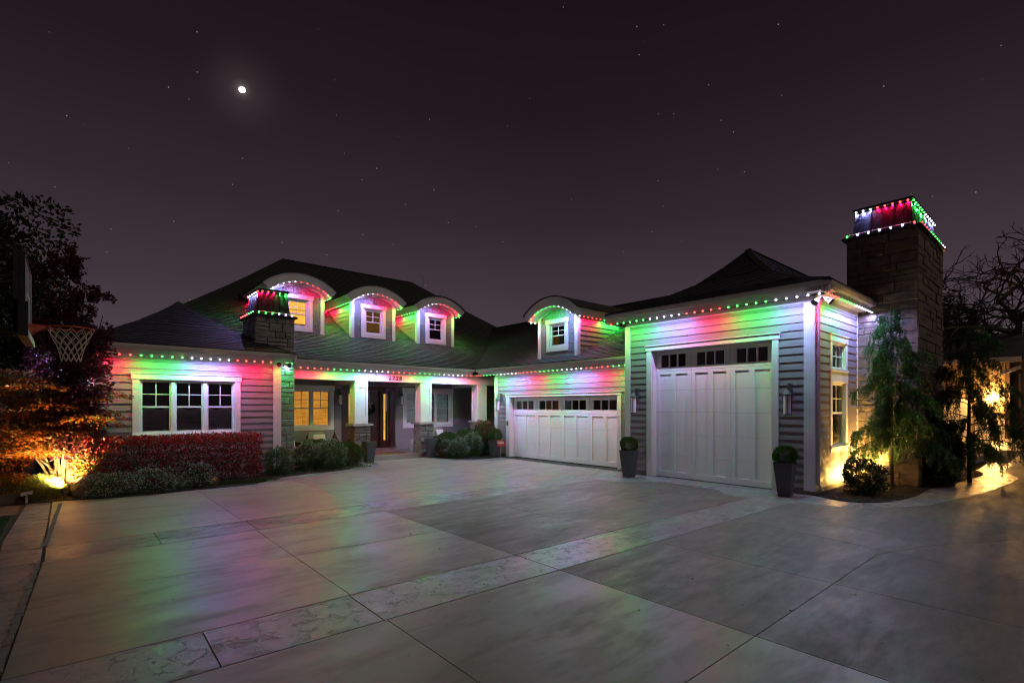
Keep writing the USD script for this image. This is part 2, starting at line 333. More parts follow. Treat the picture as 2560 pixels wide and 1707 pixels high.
def siding(parent, w, u0, u1, z0, z1, holes, ex=.184, zs=None, m='siding'):
    z = z0
    while z < z1 - .02:
        for a, b, c, d in pieces(u0, u1, z, min(z + ex + .012, z1), holes):
            o = lambda q: .027 - .019 * (q - z) / ex
            obj('siding_board', hexa([w.pt(a, c, 0), w.pt(b, c, 0), w.pt(b, c, o(c)), w.pt(a, c, o(c)), w.pt(a, d, 0), w.pt(b, d, 0), w.pt(b, d, o(d)), w.pt(a, d, o(d))]), m, parent)
        z += ex

def stones(parent, w, u0, u1, z0, z1, hmin, hmax, wmin, wmax, m, seed, holes=()):
    r = random.Random(seed); z = z0
    while z < z1 - .03:
        h = min(r.uniform(hmin, hmax), z1 - z)
        if z1 - z - h < hmin * .6: h = z1 - z
        u = u0
        while u < u1 - .02:
            l = min(r.uniform(wmin, wmax), u1 - u)
            if u1 - u - l < wmin * .6: l = u1 - u
            subs = [(z, z + h)] if h < hmax * .8 or r.random() < .55 else [(z, z + h * .5), (z + h * .5, z + h)]
            for c, d in subs:
                if not any(x[0] < (u + l / 2) < x[1] and x[2] < (c + d) / 2 < x[3] for x in holes):
                    g, e, o = .007, min(.018, l * .15), r.uniform(.018, .045)
                    j = lambda s=.008: r.uniform(-s, s)
                    A = [(u + g, c + g), (u + l - g, c + g), (u + l - g, d - g), (u + g, d - g)]
                    B = [(u + g + e + j(), c + g + e + j()), (u + l - g - e + j(), c + g + e + j()), (u + l - g - e + j(), d - g - e + j()), (u + g + e + j(), d - g - e + j())]
                    v = [w.pt(a, b, -.02) for a, b in A] + [w.pt(a, b, o * .55) for a, b in A] + [w.pt(a, b, o + j(.012)) for a, b in B] + [w.pt(u + l / 2 + j(.05), (c + d) / 2 + j(.02), o + .006 + j(.014))]
                    f = []
                    for k in range(4):
                        n = (k + 1) % 4
                        f += [[k, n, 4 + n], [k, 4 + n, 4 + k], [4 + k, 4 + n, 8 + n], [4 + k, 8 + n, 8 + k], [8 + k, 8 + n, 12]]
                    v, f = np.array(v, float), np.array(f)
                    cen = v.mean(0); nn = np.cross(v[f[-1][1]] - v[f[-1][0]], v[f[-1][2]] - v[f[-1][0]])
                    if nn @ (np.array(w.pt(0, 0, 1)) - np.array(w.pt(0, 0, 0))) < 0: f = f[:, ::-1]
                    obj('stone', (v, f), m, parent)
            u += l
        z += h

def shingles(polys, ex=.15, tmin=.2, tmax=.36, seed=1):
    """Overlapping tabs over planar convex roof faces; the first edge of each face is its eave."""
    r = np.random.default_rng(seed); V, F, n = [], [], 0
    for P in polys:
        P = np.asarray(P, float)
        u = P[1] - P[0]; u /= np.linalg.norm(u)
        nn = np.zeros(3)
        for i in range(1, len(P) - 1): nn += np.cross(P[i] - P[0], P[i + 1] - P[0])
        nn /= np.linalg.norm(nn)
        if nn[2] < 0: nn = -nn
        v = np.cross(nn, u)
        if v[2] < 0: v = -v
        q = np.stack([(P - P[0]) @ u, (P - P[0]) @ v], 1)
        poly = Polygon(q).buffer(0); b = poly.bounds
        y = b[1]
        while y < b[3]:
            x = b[0] - r.random() * tmax
            while x < b[2]:
                wd = r.uniform(tmin, tmax)
                rect = sbox(x + .002, y + r.uniform(-.012, .0), x + wd - .002, y + ex * 1.12)
                x += wd
                g = rect if poly.contains(rect) else rect.intersection(poly)
                if g.is_empty or g.geom_type != 'Polygon' or g.area < .002: continue
                c = np.array(g.exterior.coords)[:-1]; k = len(c); th = r.uniform(.010, .020)
                hgt = np.clip(th * (1 - (c[:, 1] - y) / (ex * 1.12)), 0, th) + .003
                base = P[0] + c[:, :1] * u + c[:, 1:] * v
                V.append(base - nn * .004); V.append(base + hgt[:, None] * nn)
                f = [[n + k, n + k + i, n + k + i + 1] for i in range(1, k - 1)]
                for i in range(k):
                    j = (i + 1) % k
                    f += [[n + i, n + j, n + k + j], [n + i, n + k + j, n + k + i]]
                F += f; n += 2 * k
            y += ex
    return np.vstack(V), np.array(F)

def deck(polys, t=.05):
    out = []
    for P in polys:
        P = np.asarray(P, float); nn = np.zeros(3)
        for i in range(1, len(P) - 1): nn += np.cross(P[i] - P[0], P[i + 1] - P[0])
        nn /= np.linalg.norm(nn)
        if nn[2] < 0: nn = -nn
        k = len(P); v = np.vstack([P - nn * .006, P - nn * (t + .006)])
        f = [[0, i, i + 1] for i in range(1, k - 1)] + [[k, k + i + 1, k + i] for i in range(1, k - 1)]
        for i in range(k):
            j = (i + 1) % k; f += [[i, k + i, k + j], [i, k + j, j]]
        out.append(outward(v, np.array(f)))
    return cat(out)

# ------------------------------------------------------------------ ground, driveway, beds
ground = obj('ground', cat([box(-150, 150, -150, 200, -.30, -.06)]), 'base'); tag(ground, kind='structure')
bedL = Polygon([(-.66, 14.69), (-.04, 14.71), (.89, 14.42), (1.8, 14.4), (2.64, 14.47), (3.4, 14.45), (3.74, 14.55), (4.3, 15.05), (4.96, 15.52), (5.6, 15.68), (6.29, 15.75), (6.9, 15.98), (7.39, 16.33), (7.72, 16.7), (7.92, 17.2), (7.95, 17.7), (5.3, 17.7), (5.3, 16.3), (.2, 16.3), (.2, 24), (-14, 24), (-14, 15.6), (-.66, 15.3)])
apronL = Polygon([(2.3, 14.6), (2.9, 14.12), (3.61, 14.05), (4.12, 14.44), (4.92, 14.87), (5.74, 15.14), (6.93, 15.38), (7.6, 15.55), (8.1, 16.1), (8.42, 16.9), (8.55, 17.72), (7.9, 17.72), (7, 16.5), (4.5, 15.6)])
bedM = Polygon([(11.0, 17.7), (11.05, 17.1), (11.25, 16.5), (11.57, 15.98), (11.95, 15.72), (12.34, 15.58), (12.9, 15.52), (13.4, 15.9), (13.54, 16.4), (13.54, 17.7)])
apronM = Polygon([(10.85, 17.72), (10.9, 16.7), (11.2, 15.7), (11.8, 15.05), (12.5, 14.85), (13.06, 14.8), (12.95, 12.2), (12.8, 11.1), (12.55, 10.15), (12.1, 9.9), (11.64, 9.82), (11.38, 9.62), (11.26, 9.2), (11.2, 8.6), (11.6, 8.05), (12.03, 7.68), (12.14, 7.2), (12.12, 6.6), (11.98, 5.95), (11.72, 5.8), (11.58, 5.62), (11.46, 5.2), (11.4, 4.6), (11.5, 4.21), (11.77, 3.6), (12.14, 3.01), (12.63, 2.58), (13.39, 2.18), (15.3, 1.8), (17.23, 1.52), (19.2, 1.33), (20.11, 1.28), (20.74, 1.33), (21.3, 1.5), (22.08, 1.72), (23.4, 1.74), (25.2, 1.66), (25.2, 2.4), (23.26, 2.38), (21.87, 2.4), (21.2, 2.16), (20.63, 2.07), (18.36, 2.3), (16.02, 2.61), (14.6, 2.6), (13.8, 2.7), (13.3, 2.82), (12.95, 2.98), (12.72, 3.2), (12.62, 3.45), (12.7, 3.76), (12.92, 4.12), (13.2, 4.2), (13.2, 9.4), (13.6, 9.4), (13.6, 15.9), (12.4, 15.58), (11.57, 15.98), (11.2, 16.6), (11.0, 17.72)]).buffer(0)
bedR = Polygon([(12.92, 4.12), (12.7, 3.76), (12.62, 3.45), (12.72, 3.2), (12.95, 2.98), (13.3, 2.82), (13.8, 2.7), (14.6, 2.6), (16.02, 2.61), (18.36, 2.3), (20.63, 2.07), (21.2, 2.16), (21.87, 2.4), (23.26, 2.38), (25.2, 2.4), (25.2, 4.3), (12.95, 4.3)])
band1 = sbox(-.25, 9.1, 11.6, 10.02)
band2 = sbox(-.5, 4.5, 11.7, 5.32).intersection(Polygon([(-1, 4.56), (13, 4.12), (13, 5.0), (-1, 5.40)])).union(Polygon([(-.5, 4.54), (11.7, 4.16), (11.7, 4.95), (-.5, 5.38)]))
stripL = Polygon([(-.27, 14.71), (-.66, 14.69), (-.75, 10.9), (-.72, 10.0), (-1.6, 10.0), (-1.6, 3.6), (-.46, 3.6), (-.27, 9.1)])
housefoot = unary_union([sbox(.3, 16.3, 5.2, 30), sbox(5, 17.75, 14, 30), sbox(13.5, 9.3, 24, 30), sbox(13.1, 4.3, 24.5, 30)])
beds = unary_union([bedL, bedM, bedR])
stampedA = unary_union([band1, band2, apronL, apronM]).difference(unary_union([bedL, bedM, bedR, housefoot, sbox(13.62, 4.2, 14, 16.2)]))
drive = sbox(-.40, -12, 62, 17.76).difference(unary_union([beds, housefoot, stampedA, stripL.buffer(.02), sbox(25.2, 1.9, 33, 3.6)]))
cuts = [LineString([(2.42, 20), (2.33, 7.2), (2.18, -13)]), LineString([(4.75, 20), (4.66, 7), (4.5, -13)]), LineString([(6.9, 14), (6.72, 5), (6.45, -13)]), LineString([(9.45, 14.2), (9.42, 6.7), (9.2, 4.4), (8.2, -1), (7.6, -13)]),
        LineString([(11.2, 8.7), (10.9, 6.66), (10.44, 4.22), (9.2, .0), (8.9, -13)]), LineString([(-1, 7.46), (4.6, 7.05), (11.9, 6.55)]), LineString([(-2, 2.02), (8.43, 1.93), (9.59, 1.52), (11.11, .65), (30, -9)]),
        LineString([(12.1, 3.0), (11.2, .4), (10.6, -13)]), LineString([(16, 1.7), (15.4, -2.5), (15, -13)]), LineString([(21.3, 1.5), (21.3, -13)]), LineString([(27, 9), (27.6, -13)]), LineString([(34, 9), (34, -13)]), LineString([(-2, -4), (62, -4)])]
joints = unary_union([c.buffer(.0028, cap_style=2) for c in cuts])
driveway = obj('driveway', cat([box(-1.7, 62, -12, 17.76, -.058, -.016)]), 'base'); tag(driveway, kind='structure')
for g in sorted(drive.difference(joints).geoms, key=lambda g: (round(g.centroid.x, 2), round(g.centroid.y, 2))):
    g = g.buffer(-.002)
    if g.area > .05:
        c = g.centroid
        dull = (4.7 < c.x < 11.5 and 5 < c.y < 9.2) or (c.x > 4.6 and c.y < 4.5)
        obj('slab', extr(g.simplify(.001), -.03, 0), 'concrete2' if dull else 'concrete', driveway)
bandcuts = unary_union([LineString(l).buffer(.003) for l in ([(1.05, 8), (1.05, 11)], [(.9, 4), (.93, 6)], [(2.38, 8), (2.4, 11)], [(2.28, 4), (2.3, 6)], [(4.68, 8), (4.72, 11)], [(4.64, 4), (4.66, 6)], [(6.9, 8), (6.95, 11)], [(6.7, 4), (6.74, 6)], [(9.4, 8), (9.45, 11)], [(9.0, 4), (9.2, 6)], [(11.0, 4), (11.05, 6)], [(11.5, 8.5), (11.4, 11)], [(12.4, 8.6), (13.3, 8.6)], [(12.4, 2), (13.2, 3.4)], [(16, 1), (16.2, 3)], [(20.2, 1), (20.4, 3)], [(4.5, 14), (4.2, 16)], [(7, 15), (6.6, 17)])])
for g in sorted(getattr(stampedA.buffer(-.009).difference(bandcuts), 'geoms', [stampedA]), key=lambda g: (round(g.centroid.x, 2), round(g.centroid.y, 2))):
    g = g.buffer(-.003)
    if g.area > .03:
        for h in getattr(g, 'geoms', [g]): obj('stamped_panel', extr(h.simplify(.001), -.03, .0), 'stamped', driveway)
for g in getattr(stripL.difference(unary_union([LineString([(-1, 12.2), (0, 12.1)]).buffer(.006), LineString([(-2, 9.95), (0, 10.05)]).buffer(.006), LineString([(-2, 9.1), (0, 9.1)]).buffer(.006)])), 'geoms', []):
    obj('border_panel', extr(g.buffer(-.008), -.03, .0), 'stamped', driveway)
# rough filler in the wide joint at the left edge
seam = []
for y0, y1, x0, x1 in ((10.06, 14.3, -.235, -.10), (3.4, 9.08, -.46, -.27)):
    for t in np.linspace(0, 1, 60):
        y = y0 + (y1 - y0) * t; x = x0 + (x1 - x0) * t - .02
        seam.append(box(x - .025 + rng.uniform(-.008, .008), x + .025 + rng.uniform(-.008, .008), y, y + (y1 - y0) / 61, -.02, .006 + rng.uniform(0, .008)))
obj('joint_filler', cat(seam), 'mortar', driveway)
tag(obj('side_terrace', cat([box(-14, -.78, 10.9, 13.35, -.05, -.01)]), 'lawn'), kind='structure')
brk = obj('brick_edging', cat([box(-14, -.70, 13.35, 14.66, -.05, -.012)]), 'base'); tag(brk, kind='structure')
for k in range(4):
    x = -.74
    while x > -3.6:
        l = rng.uniform(.28, .4); obj('brick', box(x - l + .006, x - .006, 13.38 + k * .32, 13.38 + k * .32 + .30, -.02, .004 + rng.uniform(-.003, .004)), 'timber', brk); x -= l

def bed(name, poly, seed):
    """A mulched bed: a lumpy sheet that dips to its edge, with chips lying on it."""
    b = poly.bounds; s = .16
    xs, ys = np.arange(b[0], b[2], s), np.arange(b[1], b[3], s)
    m = extr(poly, -.05, .012)
    r = np.random.default_rng(seed)
    P = np.stack([r.uniform(b[0], b[2], 9000), r.uniform(b[1], b[3], 9000)], 1)
    from shapely import contains_xy
    P = P[contains_xy(poly.buffer(-.03), P[:, 0], P[:, 1])]
    n = len(P); a = r.uniform(0, np.pi, n); l, w = r.uniform(.025, .06, n), r.uniform(.012, .022, n)
    d = np.stack([np.cos(a), np.sin(a)], 1); e = np.stack([-d[:, 1], d[:, 0]], 1)
    z = .014 + .02 * r.random(n)
    q = [np.column_stack([P + d * l[:, None] * sx + e * w[:, None] * sy, z + sx * r.uniform(-.012, .012, n)]) for sx, sy in ((-1, -1), (1, -1), (1, 1), (-1, 1))]
    v = np.stack(q, 1).reshape(-1, 3); i = np.arange(n)[:, None] * 4
    f = np.vstack([i + [0, 1, 2], i + [0, 2, 3]])
    o = obj(name, m, 'mulch'); tag(o, kind='structure')
    obj('wood_chips', (v, f), 'mulch', o, kind='stuff')
bed('garden_bed', bedL, 3); bed('garden_bed', bedM, 4); bed('garden_bed', bedR, 5)

# ------------------------------------------------------------------ the house
house = thing('house', 'grey sided house with white trim, arched dormers and two white garage doors', 'house')

def eave(axis, pos, u0, u1, ze, wall, lo=0.0, hi=0.0):
    """Gutter, fascia and soffit along one eave; wall is the wall plane behind it."""
    w = Wall(axis, pos)
    prof = [(-.13, -.13), (-.035, -.13), (-.012, -.085), (0, -.05), (0, -.004), (-.012, 0), (-.02, 0), (-.02, -.03), (-.11, -.03), (-.11, 0), (-.13, 0)]
    v, f = extr(Polygon(prof), 0, 1)
    g = np.array([w.pt(u0 + (u1 - u0) * t, ze + b, a) for a, b, t in v])
    obj('gutter', outward(g, f), 'gutter', house)
    d = wall - pos
    obj('fascia', w.box(u0 + .02, u1 - .02, ze - .26, ze + .01, -.165, -.135), 'trim', house)
    obj('soffit', w.box(u0 + lo, u1 - hi, ze - .232, ze - .215, -d - .02, -.166), 'trim', house)

def window(w, u0, u1, z0, z1, n=1, out=.035, room='dark', blind=None, grid=(2, 2), split=.5, head=.15, side=.14, sill=.13, label=None, hood=.03):
    """A casing with one or more sash lights; returns the casing."""
    cas = cat([w.box(u0 - side, u0, z0 - .001, z1, 0, out), w.box(u1, u1 + side, z0 - .001, z1, 0, out), w.box(u0 - side - hood, u1 + side + hood, z1, z1 + head, 0, out + .012), w.box(u0 - side - hood - .012, u1 + side + hood + .012, z1 + head, z1 + head + .022, 0, out + .03),
               w.box(u0 - side, u1 + side, z0 - sill, z0, 0, out + .004), w.box(u0 - side - .01, u1 + side + .01, z0 - .03, z0 + .004, 0, out + .03)])
    c = obj('window', cas, 'trim', house, label=label)
    obj('frame', cat([w.box(u0, u0 + .035, z0, z1, -.12, .012), w.box(u1 - .035, u1, z0, z1, -.12, .012), w.box(u0 + .035, u1 - .035, z1 - .035, z1, -.12, .012), w.box(u0 + .035, u1 - .035, z0, z0 + .035, -.12, .012)] +
                     [w.box(u0 + (u1 - u0) * k / n - .045, u0 + (u1 - u0) * k / n + .045, z0 + .035, z1 - .035, -.12, .008) for k in range(1, n)]), 'trim', c)
    d = .9 if room in ('litroom', 'dimroom') else .35
    rm = cat([w.box(u0 - .25, u1 + .25, z0 - .25, z1 + .25, -d - .03, -d), w.box(u0 - .28, u0 - .25, z0 - .25, z1 + .25, -d, -.17), w.box(u1 + .25, u1 + .28, z0 - .25, z1 + .25, -d, -.17), w.box(u0 - .25, u1 + .25, z1 + .25, z1 + .28, -d, -.17), w.box(u0 - .25, u1 + .25, z0 - .28, z0 - .25, -d, -.17)])
    obj('room', rm, room, c)
    for k in range(n):
        a, b = u0 + (u1 - u0) * k / n + (.045 if k else .035), u0 + (u1 - u0) * (k + 1) / n - (.045 if k < n - 1 else .035)
        lo, hi, zm = z0 + .035, z1 - .035, z0 + (z1 - z0) * split
        s = [w.box(a, a + .04, lo, hi, -.07, -.03), w.box(b - .04, b, lo, hi, -.07, -.03), w.box(a + .04, b - .04, hi - .04, hi, -.07, -.03), w.box(a + .04, b - .04, lo, lo + .05, -.07, -.03), w.box(a + .04, b - .04, zm - .022, zm + .022, -.072, -.028)]
        for g in range(1, grid[0]): s.append(w.box(a + .04 + (b - a - .08) * g / grid[0] - .011, a + .04 + (b - a - .08) * g / grid[0] + .011, zm + .022, hi - .04, -.058, -.034))
        for g in range(1, grid[1]): s.append(w.box(a + .04, b - .04, zm + .022 + (hi - .04 - zm - .022) * g / grid[1] - .011, zm + .022 + (hi - .04 - zm - .022) * g / grid[1] + .011, -.0585, -.0335))
        obj('sash', cat(s), 'trim', c)
        obj('pane', w.quad(a + .035, b - .035, zm + .02, hi - .035, -.048), 'glass', c)
        obj('pane', w.quad(a + .035, b - .035, lo + .04, zm - .02, -.048), 'glass', c)
        if blind == 'bamboo':
            obj('blind', cat([w.box(a + .01, b - .01, lo, hi, -.14, -.13)]), 'blind', c)
        elif blind == 'drape':
            us = np.linspace(a, b, 22); vs = []
            for q, u in enumerate(us):
                o = -.16 + .012 * math.sin(q * 1.9)
                vs += [w.pt(u, lo, o), w.pt(u, zm - .05 + .03 * math.sin(q * .35 + k), o)]
            i = np.arange(21)[:, None] * 2
            obj('curtain', (np.array(vs), np.vstack([i + [0, 2, 3], i + [0, 3, 1]])), 'curtain', c, True)
        elif blind == 'sheer':
            obj('curtain', w.box(a, b, lo, hi, -.20, -.19), 'curtain', c)
    return c

def wall(w, u0, u1, z0, z1, holes, sid=True, zs=None, poly=None, sz1=None, **k):
    p = obj('wall', backing(w, u0, u1, z0, z1, [h[:4] for h in holes], poly=poly), 'siding', house)
    if sid:
        siding(p, w, u0, u1, zs if zs is not None else z0 + .1, sz1 or z1, [h[4] if len(h) > 4 else h[:4] for h in holes], **k)
    return p
def hole(u0, u1, z0, z1, side=.14, head=.15, sill=.13): return (u0, u1, z0, z1, (u0 - side, u1 + side, z0 - sill, z1 + head))

# left wing front
A = Wall('y', 16.2)
wall(A, .35, 4.84, 0, 3.40, [hole(1.38, 3.61, 1.32, 2.76)], sz1=3.30)
window(A, 1.38, 3.61, 1.32, 2.76, 3, blind='drape', label='wide three light window of the left wing')
obj('frieze', A.box(.35, 4.84, 3.29, 3.41, .0, .034), 'trim', house)
obj('corner_board', A.box(4.64, 4.866, .12, 3.29, .0, .038), 'trim', house)
obj('corner_board', A.box(.33, .48, .12, 3.29, .0, .038), 'trim', house)
obj('wall', cat([box(4.72, 4.84, 16.36, 19.7, 0, 3.4), box(.35, .47, 16.36, 24, 0, 3.4)]), 'siding', house)
# porch
P = Wall('y', 17.75)
floor = obj('porch_floor', cat([box(5.0, 16.7, 17.76, 19.9, 0, .18)]), 'concrete', house)
obj('porch_floor_edge', cat([box(7.9, 11.6, 17.68, 17.757, .0, .172)]), 'concrete', floor)
obj('porch_beam', cat([P.box(5.3, 16.6, 3.0, 3.40, -.42, 0), P.box(5.3, 16.6, 3.0, 3.05, .0, .014)]), 'trim', house)
obj('porch_ceiling', cat([box(4.9, 16.8, 18.17, 19.8, 3.10, 3.14), box(16.6, 16.8, 16.4, 19.9, 0, 3.4)]), 'ceiling', house)
for x in (8.17, 10.95, 13.8):
    obj('cross_beam', box(x - .20, x + .20, 18.17, 19.8, 2.93, 3.10), 'trim', house)
K = Wall('y', 19.8)
kb = [hole(6.34, 7.80, 1.26, 2.70), hole(11.15, 13.50, 1.24, 2.70), (8.25, 10.65, .18, 2.88, (8.25, 10.65, .18, 2.88))]
wall(K, 4.84, 16.7, .18, 3.14, kb, zs=.2)
window(K, 6.34, 7.80, 1.26, 2.70, 2, blind='bamboo', label='porch window with glowing bamboo blinds')
window(K, 11.15, 13.50, 1.24, 2.70, 3, blind='sheer', label='dark porch window right of the front door')
# front door unit
fd = obj('front_door', cat([K.box(8.25, 8.50, .18, 2.88, -.15, .02), K.box(10.38, 10.65, .18, 2.88, -.15, .02), K.box(8.5, 10.38, 2.70, 2.88, -.15, .02), K.box(8.80, 8.92, .18, 2.70, -.15, .03), K.box(9.93, 10.04, .18, 2.70, -.15, .03)]), 'wood', house, label='dark timber front door with narrow lit sidelights')
obj('threshold', K.box(8.7, 10.6, .18, .30, -.1, .42), 'concrete', fd)
dl = [K.box(8.93, 9.92, .30, 2.69, -.10, -.06)]
for z0_, z1_ in ((.42, .92), (.98, 1.42), (1.5, 2.56)):
    for a, b in ((9.02, 9.40), (9.46, 9.84)):
        dl += [K.box(a, b, z0_, z1_, -.06, -.045), K.box(a + .04, b - .04, z0_ + .04, z1_ - .04, -.045, -.03)]
obj('leaf', cat(dl), 'wood', fd)
obj('handle', cat([tube([K.pt(9.86, 1.15, .0), K.pt(9.86, 1.45, .0)], .014, 8), K.box(9.83, 9.89, 1.08, 1.2, -.06, .0)]), 'black', fd)
for a, b in ((8.5, 8.80), (10.04, 10.38)):
    obj('sidelight', cat([K.box(a, a + .07, .30, 2.70, -.1, -.02), K.box(b - .07, b, .30, 2.70, -.1, -.02), K.box(a + .07, b - .07, .30, .62, -.1, -.02), K.box(a + .07, b - .07, 2.58, 2.70, -.1, -.02)]), 'wood', fd)
    obj('pane', K.quad(a + .06, b - .06, .6, 2.6, -.07), 'glass', fd)
    obj('lit_hall', K.box(a - .05, b + .05, .3, 2.7, -.5, -.48), 'litdoor', fd)
# porch columns
for k, x in enumerate((7.91, 10.69, 13.57)):
    x1, y0, y1 = x + .52, 17.752, 18.20
    col = obj('porch_column', cat([box(x + .02, x1 - .02, y0 + .02, y1 - .02, 1.42, 3.0)]), 'trim', house)
    sh = []
    for w_, a, b in ((Wall('y', y0 + .02), x, x1), (Wall('x', x + .02), y0, y1), ):
        sh += [w_.box(a + .0, a + .085, 1.42, 2.999, 0, .018), w_.box(b - .085, b, 1.42, 2.999, 0, .018), w_.box(a + .085, b - .085, 1.42, 1.70, 0, .018), w_.box(a + .085, b - .085, 2.74, 2.999, 0, .018)]
    obj('column_trim', cat(sh), 'trim', col)
    obj('pier', box(x - .03, x1 + .03, y0 - .05, y1 + .03, .0, 1.33), 'mortar', col)
    obj('cap_stone', hexa([(x - .14, y0 - .16, 1.34), (x1 + .14, y0 - .16, 1.34), (x1 + .14, y1 + .1, 1.34), (x - .14, y1 + .1, 1.34), (x - .12, y0 - .14, 1.42), (x1 + .12, y0 - .14, 1.42), (x1 + .12, y1 + .08, 1.42), (x - .12, y1 + .08, 1.42)]), 'stone', col)
    stones(col, Wall('y', y0 - .05), x - .06, x1 + .06, .16, 1.335, .12, .24, .18, .42, 'stone', 11 + k)
    stones(col, Wall('x', x - .03), y0 - .07, y1 + .03, .16, 1.335, .12, .24, .18, .34, 'stone2' if k == 0 else 'stone', 31 + k)

# garages
B = Wall('x', 13.56)
wall(B, 9.36, 16.49, 0, 3.40, [(10.18, 15.58, 0, 2.44, (10.02, 15.78, 0, 2.55))], sz1=3.30, zs=.12)
T = Wall('x', 12.9)
wall(T, 4.16, 9.36, 0, 4.58, [(5.07, 8.46, 0, 3.68, (4.92, 8.62, 0, 3.83))], sz1=4.47, zs=.16)
S = Wall('y', 4.16)
wall(S, 12.9, 16.25, 0, 4.60, [hole(14.08, 15.12, 1.05, 3.66)], sz1=4.50, zs=.16)
obj('wall', cat([box(19.4, 24.2, 4.16, 4.32, 0, 4.6), box(13.06, 24, 9.20, 9.36, 0, 4.6), box(24.05, 24.2, 4.32, 9.3, 0, 4.6), box(13.72, 24, 16.33, 16.49, 0, 3.4), box(16.26, 19.4, 4.18, 4.32, 0, 4.6)]), 'siding', house)
for b in (B.box(16.33, 16.52, .1, 3.29, 0, .04), T.box(9.20, 9.385, .1, 4.46, 0, .04), T.box(4.13, 4.36, .1, 4.46, 0, .04), S.box(12.87, 13.02, .1, 4.49, 0, .038), S.box(16.12, 16.2, .1, 4.49, 0, .03)):
    obj('corner_board', b, 'trim', house)
obj('frieze', B.box(9.38, 16.49, 3.28, 3.41, 0, .036), 'trim', house)
obj('frieze', T.box(4.16, 9.36, 4.45, 4.59, 0, .037), 'trim', house)
obj('frieze', S.box(12.9, 16.2, 4.48, 4.60, 0, .034), 'trim', house)
for b in (T.box(4.16, 4.92, 0, .13, -.02, .012), T.box(8.62, 9.36, 0, .13, -.02, .012), S.box(12.9, 16.2, 0, .13, -.02, .011), B.box(15.8, 16.49, 0, .1, -.02, .012)):
    obj('foundation', b, 'mortar', house)

def garage_door(w, y0, y1, z1, trim, nmod, joints, glass, label):
    """Jambs and head, sections with recessed planks, and a top row of small panes; y0..y1 is the clear opening."""
    o = -.20
    a, b, h = trim
    g = obj('garage_door', cat([w.box(a, y0, 0, z1, 0, .036), w.box(y1, b, 0, z1, 0, .036), w.box(a - .03, b + .03, z1, h, 0, .048), w.box(a - .045, b + .045, h, h + .022, 0, .07), w.box(y0 + .001, y0 + .02, 0, z1 - .001, -.25, -.001), w.box(y1 - .02, y1 - .001, 0, z1 - .001, -.25, -.001), w.box(y0 + .02, y1 - .02, z1 - .02, z1 - .001, -.25, -.001)]), 'trim', house, label=label)
    obj('dark_gap', w.box(y0, y1, 0, z1, o - .10, o - .06), 'dark', g)
    y0, y1, z1 = y0 + .022, y1 - .022, z1 - .022
    mw = (y1 - y0) / nmod
    zs = [.015] + joints
    for k in range(len(zs) - 1):
        c, d = zs[k] + .002, zs[k + 1] - .002
        m = [w.box(y0 + .003, y1 - .003, c, d, o - .05, o - .024)]
        for q in range(nmod):
            s = y0 + mw * q
            lo = c + (.16 if k == 0 else 0); hi = d - (.09 if k == len(zs) - 2 else 0)
            if k == 0: m.append(w.box(s + .003, s + mw - .003, c, lo, o - .024, o))
            if k == len(zs) - 2: m.append(w.box(s + .003, s + mw - .003, hi, d, o - .024, o))
            for e0, e1 in ((.003, .115), (mw / 2 - .07, mw / 2 + .07), (mw - .115, mw - .003)):
                m.append(w.box(s + e0, s + e1, lo, hi, o - .024, o))
        obj('door_panel', cat(m), 'door', g)
    c, d = zs[-1] + .004, z1
    e0, e1 = glass
    m = []
    for q in range(nmod):
        s = y0 + mw * q
        xs = [s + .17 + (mw - .34) * t / 3 for t in range(4)]
        m += [w.box(s + .003, s + mw - .003, c, e0, o - .05, o), w.box(s + .003, s + mw - .003, e1, d - .002, o - .05, o), w.box(s + .003, xs[0], e0, e1, o - .05, o), w.box(xs[3], s + mw - .003, e0, e1, o - .05, o)]
        m += [w.box(xs[t] - .022, xs[t] + .022, e0, e1, o - .045, o - .006) for t in (1, 2)]
        for t in range(3):
            obj('pane', w.quad(xs[t] + (.022 if t else 0), xs[t + 1] - (.022 if t < 2 else 0), e0, e1, o - .026), 'glass', g)
    obj('door_panel', cat(m), 'door', g)
    obj('bottom_seal', w.box(y0, y1, .004, .02, o - .05, o - .005), 'black', g)
    return g
garage_door(B, 10.18, 15.58, 2.44, (10.02, 15.78, 2.53), 4, [.62, 1.24, 1.80], (1.94, 2.27), 'wide white double garage door under the lower eave')
garage_door(T, 5.07, 8.46, 3.68, (4.92, 8.62, 3.81), 3, [.63, 1.25, 1.89, 2.52, 3.08], (3.19, 3.55), 'tall white garage door beside the corner of the house')
obj('keypad', B.box(15.63, 15.72, 1.28, 1.46, .036, .06), 'planter', house)
# tall two part side window
sw = window(S, 14.08, 15.12, 1.05, 2.66, 1, grid=(2, 2), split=.52, head=.30, hood=0, label='lower half of the tall side window')
window(S, 14.08, 15.12, 2.96, 3.66, 1, grid=(2, 2), split=.08, sill=.003, head=.16, label='upper half of the tall side window')

# eaves
eave('y', 15.75, -.10, 5.20, 3.63, 16.2)
eave('y', 17.20, 5.33, 13.0, 3.62, 17.75)
eave('x', 12.98, 9.40, 17.14, 3.62, 13.56, hi=-.55)
eave('x', 12.40, 3.70, 9.80, 4.84, 12.9, lo=.0)
eave('y', 3.70, 12.42, 16.22, 4.84, 4.16)
obj('soffit', cat([box(4.84, 5.17, 15.9, 17.3, 3.398, 3.414), box(-.07, .36, 15.9, 22, 3.398, 3.414), box(12.55, 12.9, 9.36, 9.78, 4.608, 4.624)]), 'trim', house)
obj('fascia', cat([box(5.15, 5.19, 15.78, 17.2, 3.38, 3.64), box(-.09, -.05, 15.78, 22, 3.38, 3.64), box(12.42, 24, 9.75, 9.79, 4.58, 4.85), box(19.4, 24.3, 3.72, 3.76, 4.58, 4.85)]), 'trim', house)
